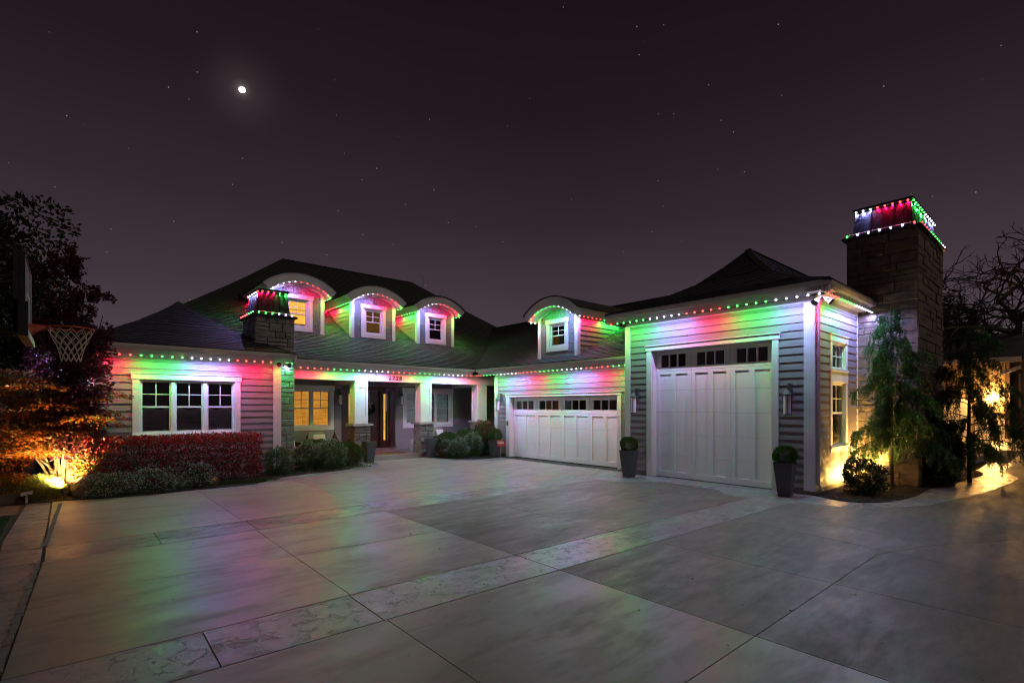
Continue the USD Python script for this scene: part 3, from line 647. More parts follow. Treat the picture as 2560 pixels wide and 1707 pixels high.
# downspout at the tall corner
ds = [tube([(12.97, 4.02, 4.60), (12.97, 4.04, 4.5), (12.97, 4.09, 4.38), (12.97, 4.09, .25), (12.97, 4.0, .12)], .042, 8)]
obj('downspout', cat(ds), 'gutter', house, True)

# roofs
def hipfaces(x0, x1, y0, prof, ze, yback):
    """Faces of a hip roof that rises from the front eave y0 between x0 and x1, flared as prof says, its ridge running back."""
    front, left, right = [], [], []
    for (d0, h0), (d1, h1) in zip(prof, prof[1:]):
        a, b = ze + h0, ze + h1
        q = [(x0 + d0, y0 + d0, a), (x1 - d0, y0 + d0, a), (x1 - d1, y0 + d1, b), (x0 + d1, y0 + d1, b)]
        front.append(q if x1 - x0 - 2 * d1 > .02 else q[:3])
        right.append([(x1 - d0, y0 + d0, a), (x1 - d0, yback, a), (x1 - d1, yback, b), (x1 - d1, y0 + d1, b)])
        left.append([(x0 + d0, yback, a), (x0 + d0, y0 + d0, a), (x0 + d1, y0 + d1, b), (x0 + d1, yback, b)])
    return front, left, right
rot = lambda faces: [[(y, x, z) for x, y, z in f][::-1] for f in faces]
def caps(line, w=.13):
    """Ridge caps along a bent line."""
    out = []
    L = np.asarray(line, float)
    for a, b in zip(L, L[1:]):
        n = max(1, int(np.linalg.norm(b - a) / .22))
        d = (b - a) / np.linalg.norm(b - a); s = np.cross(d, [0, 0, 1.]); s /= np.linalg.norm(s)
        for k in range(n):
            p, q = a + (b - a) * k / n, a + (b - a) * (k + 1.15) / n
            out.append(outward(np.array([p - s * w - [0, 0, .05], p + s * w - [0, 0, .05], p + [0, 0, .028], q - s * w - [0, 0, .06], q + s * w - [0, 0, .06], q + [0, 0, .014]]), np.array([[0, 2, 1], [3, 4, 5], [0, 1, 4], [0, 4, 3], [1, 2, 5], [1, 5, 4], [2, 0, 3], [2, 3, 5]])))
    return out
def roof(name_label, faces, seed, ridge):
    r = obj('roof', deck(faces), 'asphalt', house, label=name_label)
    obj('shingles', shingles(faces, seed=seed), 'shingle', r, kind='stuff')
    if ridge: obj('ridge_caps', cat(sum((caps(l) for l in ridge), [])), 'shingle', r, kind='stuff')
    return r
LWP = [(0, 0), (.92, .40), (1.5, .74), (2.1, 1.16), (2.65, 1.60)]
f, l, r_ = hipfaces(-.10, 5.20, 15.75, LWP, 3.64, 30)
roof('small hip roof of the left wing', f + l + r_, 1, [[(5.2 - d, 15.75 + d, 3.64 + h) for d, h in LWP], [(-.1 + d, 15.75 + d, 3.64 + h) for d, h in LWP], [(2.55, 18.4, 5.24), (2.55, 23, 5.24)]])
MP = [(0, 0), (2.4, 1.21), (4.0, 2.06), (5.65, 3.24), (6.6, 3.94), (8.8, 5.64)]
f, l, r_ = hipfaces(-.90, 23.86, 17.20, MP, 3.63, 34.8)
def clipx(q, x0):
    g = Polygon([(x, y) for x, y, z in q]).intersection(sbox(x0, -50, 60, 80))
    a, b, c = np.array(q[0]), np.array(q[1]), np.array(q[2]); n = np.cross(b - a, c - a)
    return [(x, y, a[2] - (n[0] * (x - a[0]) + n[1] * (y - a[1])) / n[2]) for x, y in list(g.exterior.coords)[:-1]] if g.area > .02 else None
def eavefirst(q):
    """Turns the outline so that its first edge is its lowest level one."""
    k = min(range(len(q)), key=lambda i: (round(q[i][2] + q[(i + 1) % len(q)][2], 3), -abs(q[i][0] - q[(i + 1) % len(q)][0])))
    return q[k:] + q[:k]
fm = [eavefirst(c) for c in (clipx(q, 2.9) for q in f) if c]
l = [[(-.9 + d0, 34.8 - d0, 3.63 + h0), (-.9 + d0, 17.2 + d0, 3.63 + h0), (-.9 + d1, 17.2 + d1, 3.63 + h1), (-.9 + d1, 34.8 - d1, 3.63 + h1)][:3 if d1 >= 8.8 else 4] for (d0, h0), (d1, h1) in zip(MP, MP[1:])]
lm = [c for c in (clipx(q, 2.9) for q in l) if c]
back = [[(x, 52.0 - y, z) for x, y, z in q] for q in fm]
obj('wall', prism([(20.4, 4.2), (31.6, 4.2), (30.95, 5.58), (21.05, 5.58)], lambda a, b, t: (2.92 + t, a, b), 0, .1), 'siding', house)
r_ = []
for (d0, h0), (d1, h1) in zip(MP, MP[1:]):
    r_.append([(23.86 - d0, 17.2 + d0, 3.63 + h0), (23.86 - d0, 34.8 - d0, 3.63 + h0), (23.86 - d1, 34.8 - d1, 3.63 + h1), (23.86 - d1, 17.2 + d1, 3.63 + h1)][:3 if d1 >= 8.8 else 4])
roof('main roof with the arched dormers', fm + r_, 2, [[(7.9, 26, 9.27), (15.06, 26, 9.27)], [(23.86 - d, 17.2 + d, 3.63 + h) for d, h in MP[2:]], [(-.9 + d, 17.2 + d, 3.63 + h) for d, h in MP[2:]]])
obj('roof', deck(back), 'asphalt', house, label='back slope of the main roof')
obj('roof', deck(lm), 'asphalt', house, label='left slope of the main roof')
GP = [(0, 0), (2.5, 1.18), (4.0, 2.08), (5.12, 2.84)]
gf = [[(12.98 + d0, 22.6, 3.63 + h0), (12.98 + d0, 9.36, 3.63 + h0), (12.98 + d1, 9.36, 3.63 + h1), (12.98 + d1, 22.6, 3.63 + h1)] for (d0, h0), (d1, h1) in zip(GP, GP[1:])]
gb = [[(36.2 - x, y, z) for x, y, z in q][::-1] for q in gf]
roof('lower roof over the double garage', gf, 3, [[(18.1, 9.4, 6.48), (18.1, 22.4, 6.48)]])
obj('roof', deck(gb), 'asphalt', house, label='back slope of the lower garage roof')
TP = [(0, 0), (1.0, .36), (1.95, .88), (2.55, 1.42), (3.05, 1.94)]
f, l, r_ = hipfaces(3.70, 9.80, 12.40, TP, 4.85, 24.3)
roof('hip roof of the tall garage', rot(f) + rot(l) + rot(r_), 4, [[(12.4 + d, 3.7 + d, 4.85 + h) for d, h in TP], [(12.4 + d, 9.8 - d, 4.85 + h) for d, h in TP], [(15.45, 6.75, 6.79), (24.2, 6.75, 6.79)]])

# dormers
RI, RO, AE = 1.655, 1.97, .742
def dormer(w, c, zb, pitch, reach, wz0, room, label):
    U = lambda a: c + a if w.k == 'y' else c - a
    zc = zb + .16
    arch = [(a, zc + math.sqrt(RI ** 2 - a * a)) for a in np.linspace(.975, -.975, 17)]
    front = Polygon([(-.975, zb - .3), (.975, zb - .3)] + arch)
    w0, w1 = zb + wz0, zb + 1.245
    pf = Polygon([(U(a), z) for a, z in front.exterior.coords])
    d = obj('dormer', backing(w, 0, 0, 0, 0, [(U(0) - .41, U(0) + .41, w0, w1)], depth=.12, poly=pf), 'siding', house, label=label)
    # side walls
    L = (1.46) / pitch
    sides = []
    for s in (-1, 1):
        tri = [(-.12, zb - .25), (-.12, zb + 1.5), (-L - .3, zb + 1.5)]
        sides.append(prism([(o, z) for o, z in tri], lambda o, z, t, s=s: w.pt(U(s * (.965 - t)), z, o), .0, .1))
    obj('side_wall', cat(sides), 'siding', d)
    vis = -1 if w.k == 'y' else 1
    z = zb + .05
    while z < zb + 1.45:
        e = min(z + .182, zb + 1.45); L0, L1 = (z - zb) / pitch + .04, (e - zb) / pitch + .04
        oo = lambda t: .965 + t
        obj('siding_board', hexa([w.pt(U(vis * oo(0)), z, -.0), w.pt(U(vis * oo(.026)), z, -.0), w.pt(U(vis * oo(.026)), z, -L0), w.pt(U(vis * oo(0)), z, -L0),
                                  w.pt(U(vis * oo(0)), e, -.0), w.pt(U(vis * oo(.008)), e, -.0), w.pt(U(vis * oo(.008)), e, -L1), w.pt(U(vis * oo(0)), e, -L1)]), 'siding', d)
        z += .172
    obj('corner_board', cat([w.box(U(s * .845), U(s * .995), zb - .12, zb + 1.50, .0, .036) for s in (-1, 1)] + [w.box(U(s * .968), U(s * 1.0), zb - .1, zb + 1.48, -.11, -.001) for s in (-1, 1)] + [w.box(U(-.844), U(.844), zb - .13, zb - .02, 0, .03)]), 'trim', d)
    fl = [hexa([w.pt(U(vis * 1.02), zb - .09, .02), w.pt(U(vis * .97), zb - .09, .02), w.pt(U(vis * .97), zb + 1.36, -1.45 / pitch), w.pt(U(vis * 1.02), zb + 1.36, -1.45 / pitch), w.pt(U(vis * 1.02), zb - .03, .02), w.pt(U(vis * .97), zb - .03, .02), w.pt(U(vis * .97), zb + 1.42, -1.45 / pitch), w.pt(U(vis * 1.02), zb + 1.42, -1.45 / pitch)])]
    obj('flashing', cat(fl), 'trim', d)
    # shakes
    rr = random.Random(int(c * 100))
    inner = Polygon([(-.845, zb), (.845, zb)] + [(a, zc + math.sqrt((RI - .07) ** 2 - a * a)) for a in np.linspace(.845, -.845, 15)]).difference(sbox(-.56, w0 - .14, .56, w1 + .17))
    z = zb - .01
    while z < zb + 1.8:
        x = -.85 - rr.random() * .1
        while x < .85:
            wd = rr.uniform(.12, .2)
            g = sbox(x + .004, z + rr.uniform(-.004, .004), x + wd - .004, z + .168).intersection(inner)
            for q in getattr(g, 'geoms', [g]):
                if q.geom_type == 'Polygon' and q.area > .0012:
                    pts = list(q.convex_hull.exterior.coords)[:-1]; th = rr.uniform(.016, .024)
                    pm = prism(pts, lambda a, b, t: w.pt(U(a), b, t * (th - (b - z) / .168 * .012)), 0., 1.)
                    obj('shake', pm, 'shake', d)
            x += wd
        z += .165
    # frieze under the arch, arched fascia, barrel roof
    ring = lambda r0, r1, a0, a1, n: [((r0 * math.sin(t), zc + r0 * math.cos(t)), (r1 * math.sin(t), zc + r1 * math.cos(t))) for t in np.linspace(a0, a1, n)]
    def barrel(r0, r1, am, o0, o1, n=20):
        out = []
        R = ring(r0, r1, -am, am, n)
        for (p, q), (s, t) in zip(R, R[1:]):
            out.append(hexa([w.pt(U(p[0]), p[1], o0), w.pt(U(s[0]), s[1], o0), w.pt(U(s[0]), s[1], o1), w.pt(U(p[0]), p[1], o1), w.pt(U(q[0]), q[1], o0), w.pt(U(t[0]), t[1], o0), w.pt(U(t[0]), t[1], o1), w.pt(U(q[0]), q[1], o1)]))
        return cat(out)
    obj('frieze', barrel(RI - .075, RI - .001, .60, .0, .035), 'trim', d)
    obj('arched_fascia', barrel(RI, RO, AE, .36, .44, 26), 'trim', d)
    obj('soffit', barrel(RI + .004, RO - .02, AE - .003, -reach, .36), 'trim', d)
    obj('barrel_roof', barrel(RO + .001, RO + .04, AE + .02, -reach, .47), 'asphalt', d)
    # window of the dormer
    side, head = .135, .165
    obj('casing', cat([w.box(U(-.41) if w.k == 'y' else U(.41), (U(-.41) if w.k == 'y' else U(.41)) - side, w0, w1, 0, .036), w.box(U(.41) if w.k == 'y' else U(-.41), (U(.41) if w.k == 'y' else U(-.41)) + side, w0, w1, 0, .036), w.box(U(-.575), U(.575), w1, w1 + head, 0, .05), w.box(U(-.545), U(.545), w0 - .13, w0, 0, .04)]), 'trim', d)
    zm = w0 + (w1 - w0) * .50
    a, b = min(U(-.41), U(.41)), max(U(-.41), U(.41))
    s = []
    for q0, q1, o in ((0, .05, .01), (.05, .105, -.02)):
        s += [w.box(a + q0, a + q1, w0 + q0, w1 - q0, -.10, o), w.box(b - q1, b - q0, w0 + q0, w1 - q0, -.10, o), w.box(a + q1, b - q1, w1 - q1, w1 - q0, -.10, o), w.box(a + q1, b - q1, w0 + q0, w0 + q1, -.10, o)]
    m = (a + b) / 2
    s += [w.box(a + .105, b - .105, zm - .02, zm + .02, -.06, -.025), w.box(m - .011, m + .011, zm + .02, w1 - .105, -.058, -.03), w.box(a + .105, b - .105, (zm + w1 - .085) / 2 - .011, (zm + w1 - .085) / 2 + .011, -.0575, -.0305)]
    obj('sash', cat(s), 'trim', d)
    obj('pane', w.quad(a + .1, b - .1, zm + .018, w1 - .1, -.046), 'glass', d)
    obj('pane', w.quad(a + .1, b - .1, w0 + .1, zm - .018, -.046), 'glass', d)
    obj('room', cat([w.box(a - .2, b + .2, w0 - .2, w1 + .2, -.82, -.80), w.box(a - .22, a - .2, w0 - .2, w1 + .2, -.8, -.125), w.box(b + .2, b + .22, w0 - .2, w1 + .2, -.8, -.125), w.box(a - .2, b + .2, w1 + .2, w1 + .22, -.8, -.125), w.box(a - .2, b + .2, w0 - .22, w0 - .2, -.8, -.125)]), room, d)
    if room == 'litroom':
        obj('ceiling_molding', cat([w.box(a - .2, b + .2, w1 - .28, w1 - .255, -.8, -.77), w.box(a - .2, b + .2, w1 - .46, w1 - .44, -.8, -.77)]), 'cushion', d)
    return d
DW = Wall('y', 19.60)
dormer(DW, 6.49, 4.84, .50, 4.2, .17, 'litroom', 'left dormer, its window lit yellow')
dormer(DW, 9.54, 4.84, .50, 4.2, .17, 'dimroom', 'middle dormer with a dim amber window')
dormer(DW, 12.58, 4.84, .50, 4.2, .17, 'dark', 'right dormer of the main roof with a dark window')
D4 = Wall('x', 13.43)
dormer(D4, 12.77, 3.84, .472, 4.1, .36, 'dark', 'dormer above the double garage')

# chimneys
def chimney(x0, x1, y0, y1, zb, zt, ze, m, hw, ww, seed, cuts, label, inset, topd):
    c = obj('chimney', box(x0, x1, y0, y1, 0, zb), 'mortar', house, label=label)
    stones(c, Wall('y', y0), x0 - .035, x1 + .035, cuts[0], zb, hw[0], hw[1], ww[0], ww[1] * 1.25, m, seed)
    stones(c, Wall('x', x0), y0 - .02, y1, cuts[1], zb, hw[0], hw[1], ww[0], ww[1], m, seed + 1)
    obj('ledge', cat([box(x0 - .10, x1 + .10, y0 - .10, y1 + .10, zb, zb + .05), box(x0 - .07, x1 + .07, y0 - .07, y1 + .07, zb + .05, zb + .07)]), 'metal', c)
    b, t = inset, topd
    lo, hi = zb + .07, zt
    obj('shroud', hexa([(x0 + b, y0 + b, lo), (x1 - b, y0 + b, lo), (x1 - b, y1 - b, lo), (x0 + b, y1 - b, lo), (x0 + t, y0 + t, hi), (x1 - t, y0 + t, hi), (x1 - t, y1 - t, hi), (x0 + t, y1 - t, hi)]), 'metal', c)
    n = 5
    for k in range(n):
        q = (k + .5) / n
        for axis in 'xy':
            if axis == 'y':
                p0, p1 = np.array([x0 + b + (x1 - x0 - 2 * b) * q, y0 + b, lo]), np.array([x0 + t + (x1 - x0 - 2 * t) * q, y0 + t, hi])
                e, s = np.array([.012, 0, 0]), np.array([0, -.028, 0])
            else:
                p0, p1 = np.array([x0 + b, y0 + b + (y1 - y0 - 2 * b) * q, lo]), np.array([x0 + t, y0 + t + (y1 - y0 - 2 * t) * q, hi])
                e, s = np.array([0, .012, 0]), np.array([-.028, 0, 0])
            obj('seam', hexa([p0 - e, p0 + e, p0 + e + s, p0 - e + s, p1 - e, p1 + e, p1 + e + s, p1 - e + s]), 'metal', c)
    obj('top_cap', cat([box(x0 + t - .06, x1 - t + .06, y0 + t - .06, y1 - t + .06, hi, hi + .05)]), 'metal', c)
    return c
chimney(16.2, 19.4, 2.85, 4.40, 6.62, 7.42, 0, 'stone2', (.18, .34), (.35, .75), 51, (.0, .0), 'big stone chimney rising at the right end of the house', .10, .17)
chimney(4.25, 5.33, 16.50, 17.95, 4.80, 5.60, 0, 'stone', (.16, .30), (.25, .5), 71, (.0, 3.9), 'small stone chimney beside the left wing', .07, .15)

# ------------------------------------------------------------------ strings of coloured lights
bulb_mesh = {}
def led(parent, p, col, down=(0, 0, -1.0), power=1.0):
    """One bulb of a string and the light it throws."""
    p = np.asarray(p, float); d = np.asarray(down, float); d = d / np.linalg.norm(d)
    obj('bulb', ball(p, .027, 1, (1, 1, 1)), 'led' + col, parent, True)
    L = UsdLux.DiskLight.Define(stage, where(parent, 'glow'))
    L.CreateRadiusAttr(.018); L.CreateColorAttr(LED[col][0]); L.CreateIntensityAttr(LED_POWER[col] * power); L.CreateNormalizeAttr(True)
    sh = UsdLux.ShapingAPI.Apply(L.GetPrim()); sh.CreateShapingConeAngleAttr(33.0); sh.CreateShapingConeSoftnessAttr(.6)
    aim(L, d, p + d * .034)

def light_string(label, runs, group='strings of red, green and white bulbs on the house'):
    """runs: (points, colours, direction, power, track half width) with one colour letter per bulb."""
    t = thing('light_string', label, 'string lights', group=None)
    for pts, cols, down, power in runs:
        pts = np.asarray(pts, float)
        if len(pts) > 1:
            off = -np.asarray(down, float) / np.linalg.norm(down) * .018
            obj('track', tube(pts + off, .014, 5), 'gutter', t)
        for p, c in zip(pts, cols): led(t, p, c, down, power)
    return t

def run(a, b, step): 
    a, b = np.asarray(a, float), np.asarray(b, float)
    n = int(np.linalg.norm(b - a) / step + 1e-6) + 1
    return [a + (b - a) / np.linalg.norm(b - a) * step * k for k in range(n)]
def seq(first, start, n, order):
    """n colours in groups of five: order cycles, starting start bulbs into its group."""
    return ''.join(order[((start + k) // 5) % 3] for k in range(n))
z0 = 3.345
r = run((.07, 15.83, z0), (5.05, 15.83, z0), .2205); light_string('string of bulbs under the eave of the left wing, above the wide window', [(r, 'W' + seq(0, 0, len(r) - 1, 'RGW'), (0, 0, -1), 1), (run((5.12, 15.98, z0), (5.12, 17.0, z0), .2205), 'GGWWW', (0, 0, -1), .9), (run((-.03, 15.98, z0), (-.03, 17.0, z0), .2205), 'WWWWG', (0, 0, -1), 2.2)])  # unseen side returns, placed to light the stone column and purple tree
r = run((5.83, 17.31, z0), (13.0, 17.31, z0), .2275); light_string('string of bulbs along the porch beam, above the house number', [(r, seq(0, 0, len(r), 'RGW'), (0, 0, -1), 1)])
r = run((13.10, 17.16, z0), (13.10, 9.45, z0), .2235); light_string('string of bulbs under the lower garage eave, above the double door', [(r, seq(0, 3, len(r), 'RGW'), (0, 0, -1), 1)])
r = run((12.47, 9.6, 4.545), (12.47, 3.84, 4.545), .2275)
r2 = run((12.62, 3.78, 4.545), (16.1, 3.78, 4.545), .2275)
light_string('string of bulbs round the high eave of the tall garage and its corner', [(r, seq(0, 4, len(r), 'RGW'), (0, 0, -1), 1), (r2, 'RRRRGGGGG' + 'W' * (len(r2) - 9), (0, 0, -1), 1)])
def arch_string(w, c, zb, left, arch, right, label):
    U = lambda a: c + a if w.k == 'y' else c - a
    zc = zb + .16; n = len(arch); step = 1.44 / n
    pts = [w.pt(U((RI - .012) * math.sin(-.72 + step * (k + .5))), zc + (RI - .012) * math.cos(-.72 + step * (k + .5)), .40) for k in range(n)]
    zz = zb + 1.36
    runs = [(pts, arch, (0, 0, -1), .8)]
    runs.append(([w.pt(U(-1.11), zz, .40 - .2275 * (k + .5)) for k in range(len(left))], left, (0, 0, -1), .7))
    runs.append(([w.pt(U(1.11), zz, .40 - .2275 * (k + .5)) for k in range(len(right))], right, (0, 0, -1), .7))
    light_string(label, runs)
arch_string(DW, 6.49, 4.84, 'GGGGGGGRRRRR', 'WWWWWRRRRRG', 'GGGGGGGRRRRR', 'string of bulbs round the arch of the left dormer')
arch_string(DW, 9.54, 4.84, 'GGGGGGGRRRRR', 'WWWWWRRRRRG', 'GGGGGGGRRRRR', 'string of bulbs round the arch of the middle dormer')
arch_string(DW, 12.58, 4.84, 'GGGGGGGRRRRR', 'WWWWWRRRRRG', 'GGGGGGGRRRRR', 'string of bulbs round the arch of the right dormer')
arch_string(D4, 12.77, 3.84, 'WWRRRRRGGGGG', 'RRGGGGGWWWW', 'WWRRRRRGGGGG', 'string of bulbs round the arch of the dormer above the double garage')

def chimney_string(x0, x1, y0, y1, zb, zt, t, topx, topy, ledx, ledy, label):
    """Bulbs under the top cap and along the ledge, on the front (x) and left (y) sides."""
    o = .09
    rows = []
    rows.append(([(x0 + t + (x1 - x0 - 2 * t) * (k + .3) / (len(topx) - .4), y0 + t - .05, zt - .035) for k in range(len(topx))], topx, (0, .12, -1), .8))
    rows.append(([(x0 + t - .05, y1 - t - (y1 - y0 - 2 * t) * (k + .1) / (len(topy) - .6), zt - .035) for k in range(len(topy))], topy, (.12, 0, -1), .8))
    rows.append(([(x0 + (x1 - x0) * (k + .3) / (len(ledx) - .4), y0 - .075, zb + .10) for k in range(len(ledx))], ledx, (0, 0, -1), .22))
    rows.append(([(x0 - .075, y1 - (y1 - y0) * (k + .1) / (len(ledy) - .7), zb + .10) for k in range(len(ledy))], ledy, (0, 0, -1), .22))
    light_string(label, rows)
chimney_string(16.2, 19.4, 2.85, 4.40, 6.62, 7.42, .17, 'GGGGGGWWWWWW', 'WWWRRRRR', 'RRRRGGGGGGWW', 'GWWWWWR', 'string of bulbs round the metal top of the big stone chimney')
chimney_string(4.25, 5.33, 16.50, 17.95, 4.80, 5.60, .15, 'RRRGG', 'WWWWWR', 'GGGWWW', 'RRRRGGG', 'string of bulbs round the metal top of the small stone chimney')

# ------------------------------------------------------------------ leaves, plants and trees
def leaf_quads(P, T, size, asp=.5, r=rng, flat=None):
    """Pointed leaves at P growing along T; size per leaf. A leaf is folded along its middle."""
    n = len(P); T = T / (np.linalg.norm(T, axis=1, keepdims=True) + 1e-9)
    side = r.normal(size=(n, 3)) if flat is None else np.cross(T, flat + .35 * r.normal(size=(n, 3)))
    side -= (side * T).sum(1, keepdims=True) * T; side /= np.linalg.norm(side, axis=1, keepdims=True) + 1e-9
    up = np.cross(side, T); size = np.broadcast_to(size, (n,))[:, None]
    a, b = P, P + T * size
    m = P + T * size * .45 + up * size * .06
    v = np.stack([a, m + side * size * asp * .5, b, m - side * size * asp * .5], 1).reshape(-1, 3)
    i = np.arange(n)[:, None] * 4
    return v, np.vstack([i + [0, 1, 2], i + [0, 2, 3]])

def unit(n, r): 
    d = r.normal(size=(n, 3)); return d / np.linalg.norm(d, axis=1, keepdims=True)

def blob(n, c, rad, r, depth=.35, lump=.25, freq=2.2, seed=0, zmin=None):
    """Points in the outer shell of a lumpy ellipsoid and their outward directions."""
    d = unit(n, r)
    k = 1 + lump * (meshkit.noise(d * freq + 10 + seed, seed) - .5) * 2
    s = (1 - depth * r.random(n) ** 1.5) * k
    P = np.asarray(c) + d * s[:, None] * np.asarray(rad)
    if zmin is not None: 
        keep = P[:, 2] > zmin; P, d = P[keep], d[keep]
    return P, d

def branchy(base, tips, r, r0, r1=.006, bend=.25, sides=5):
    out = []
    for t in tips:
        b, t = np.asarray(base, float), np.asarray(t, float)
        m = (b + t) / 2 + np.array([r.normal() * bend * .4, r.normal() * bend * .4, np.linalg.norm(t - b) * bend * .4])
        s = np.linspace(0, 1, 7)[:, None]
        out.append(tube((1 - s) ** 2 * b + 2 * s * (1 - s) * m + s ** 2 * t, np.linspace(r0, r1, 7), sides, False))
    return cat(out)

L = dict(
    box=leafmat('boxwood_leaf', (.045, .085, .010), (.11, .165, .022)), boxdark=leafmat('boxwood_dark', (.022, .05, .010), (.05, .09, .018)),
    white=leafmat('white_flower', (.36, .38, .33), (.66, .68, .63), .2), shrub=leafmat('shrub_leaf', (.040, .085, .020), (.11, .175, .055)),
    silver=leafmat('pale_leaf', (.16, .22, .13), (.36, .42, .30), .25), redtip=leafmat('red_tip_leaf', (.36, .010, .016), (.62, .026, .036), .35), hedge=leafmat('hedge_leaf', (.030, .030, .012), (.075, .040, .018)),
    hedgered=leafmat('hedge_red_leaf', (.20, .010, .014), (.40, .020, .028), .35), purple=leafmat('purple_leaf', (.10, .026, .034), (.25, .065, .085), .5, .3, .7), maple=leafmat('maple_leaf', (.20, .050, .008), (.38, .16, .024), .42),
    maplegreen=leafmat('maple_green_leaf', (.12, .14, .03), (.22, .20, .05), .4), yellow=leafmat('yellow_leaf', (.42, .30, .02), (.62, .46, .04), .3), lime=leafmat('lime_leaf', (.16, .19, .03), (.32, .34, .09), .35),
    cedar=leafmat('cedar_spray', (.030, .080, .020), (.085, .150, .040), .25), far=leafmat('far_leaf', (.040, .042, .012), (.11, .10, .026), .3), conifer=leafmat('conifer_leaf', (.022, .028, .008), (.065, .062, .016), .2),
    grass=leafmat('grass_blade', (.050, .048, .022), (.16, .13, .065), .3), lawn=leafmat('lawn_blade', (.025, .060, .010), (.06, .11, .02), .3), dark=leafmat('dark_leaf', (.012, .026, .008), (.035, .055, .018), .2), ivy=leafmat('autumn_leaf', (.10, .07, .01), (.24, .17, .03), .3))

def ball_plant(name, label, c, rad, n, m, size, cat_='shrub', group=None, lump=.05, stem=True, extra=None, seed=1, asp=.55, depth=.25, zmin=.03, up=.0):
    r = np.random.default_rng(seed)
    t = thing(name, label, cat_, (c[0], c[1], 0), 0, group)
    P, d = blob(n, (0, 0, c[2]), rad, r, depth, lump, 2.2, seed, zmin)
    T = d + .8 * unit(len(P), r) + [0, 0, up]
    obj('foliage', leaf_quads(P, T, r.uniform(.7, 1.3, len(P)) * size, asp, r), L[m], t, kind='stuff')
    if stem:
        obj('stems', branchy((0, 0, 0), [tuple(np.array([0, 0, c[2]]) + q * np.asarray(rad) * .75) for q in unit(9, r)], r, .014, .005), 'bark', t, kind='stuff')
    for nm, k, m2, sz, hmin, ap in (extra or []):
        Q, e = blob(k * 3, (0, 0, c[2]), np.asarray(rad) * 1.03, r, .10, lump, 2.2, seed, zmin)
        Q, e = Q[e[:, 2] > hmin][:k], e[e[:, 2] > hmin][:k]
        obj(nm, leaf_quads(Q, e + .7 * unit(len(Q), r) + [0, 0, .4], r.uniform(.7, 1.3, len(Q)) * sz, ap, r), L[m2], t, kind='stuff')
    return t

# hedge with red new growth in front of the left wing
r = np.random.default_rng(21)
hd = thing('hedge', 'clipped hedge with red leaf tips below the wide window', 'hedge', (2.15, 15.55, 0))
n = 26000
P = np.stack([r.uniform(-1.88, 1.92, n), r.uniform(-.52, .45, n), r.uniform(.12, 1.30, n)], 1)
sh = meshkit.fbm(P * 2.2, 3, 5) - .5
edge = np.minimum.reduce([P[:, 1] + .52, .45 - P[:, 1], 1.30 - P[:, 2] + 0 * sh, P[:, 0] + 1.88, 1.92 - P[:, 0]])
P[:, 1] -= .22 * sh; P[:, 2] += .14 * sh
keep = edge < .22; P = P[keep]; edge = edge[keep]
T = unit(len(P), r) * .8 + np.stack([.3 * np.sign(P[:, 0]) * (np.abs(P[:, 0]) > 1.6), -.7 * (P[:, 1] < -.2), .6 + .0 * P[:, 0]], 1)
top = (P[:, 2] > .92 + .25 * r.random(len(P)))
k = r.random(len(P))
sel = np.where(top, np.where(k < .55, 2, np.where(k < .8, 1, 0)), np.where(k < .16, 2, np.where(k < .74, 1, 0)))
for nm, q, m in (('foliage', 0, 'hedge'), ('red_foliage', 1, 'hedgered'), ('red_tips', 2, 'redtip')):
    i = sel == q
    obj(nm, leaf_quads(P[i], T[i] + (q == 2) * np.array([0, 0, .7]), r.uniform(.05, .085, i.sum()), .42, r), L[m], hd, kind='stuff')
obj('pale_leaves', leaf_quads(P[top][::7] + [0, 0, .02], T[top][::7] + [0, -.3, .3], .055, .5, r), L['silver'], hd, kind='stuff')
obj('stems', branchy((0, 0, .05), [(x, y, z) for x, y, z in np.stack([r.uniform(-1.7, 1.7, 40), r.uniform(-.3, .3, 40), r.uniform(.7, 1.15, 40)], 1)], r, .014, .005, .1), 'bark', hd, kind='stuff')

# mounds of white flowers in front of the hedge
fg = 'mounds of small white flowers along the driveway edge'
for i, (x, y, rx, h, lab) in enumerate(((.72, 14.66, .52, .40, 'mound of white flowers next to the boulder'), (1.60, 14.72, .55, .40, 'middle mound of white flowers in front of the hedge'), (2.42, 14.95, .48, .42, 'mound of white flowers by the copper path light'))):
    t = thing('flower_mound', lab, 'flowers', (x, y, 0), 0)
    r = np.random.default_rng(100 + i)
    h *= 1.12
    P, d = blob(4200, (0, 0, .10), (rx, .36, h), r, .5, .45, 2.4, i, .01)
    obj('foliage', leaf_quads(P, d + .7 * unit(len(P), r) + [0, 0, .5], r.uniform(.03, .06, len(P)), .3, r), L['shrub'], t, kind='stuff')
    P, d = blob(2300, (0, 0, .12), (rx * 1.02, .38, h * 1.06), r, .16, .48, 2.4, i, .05)
    P, d = P[d[:, 2] > -.1], d[d[:, 2] > -.1]
    obj('flowers', leaf_quads(P, unit(len(P), r) + d * .5, r.uniform(.018, .036, len(P)), .9, r), L['white'], t, kind='stuff')
    obj('stems', branchy((0, 0, 0), [tuple(np.array([0, 0, .08]) + q * np.array([rx, .3, h]) * [1, 1, np.sign(q[2])] * 1.1) for q in unit(26, r)], r, .006, .002), 'bark', t, kind='stuff')

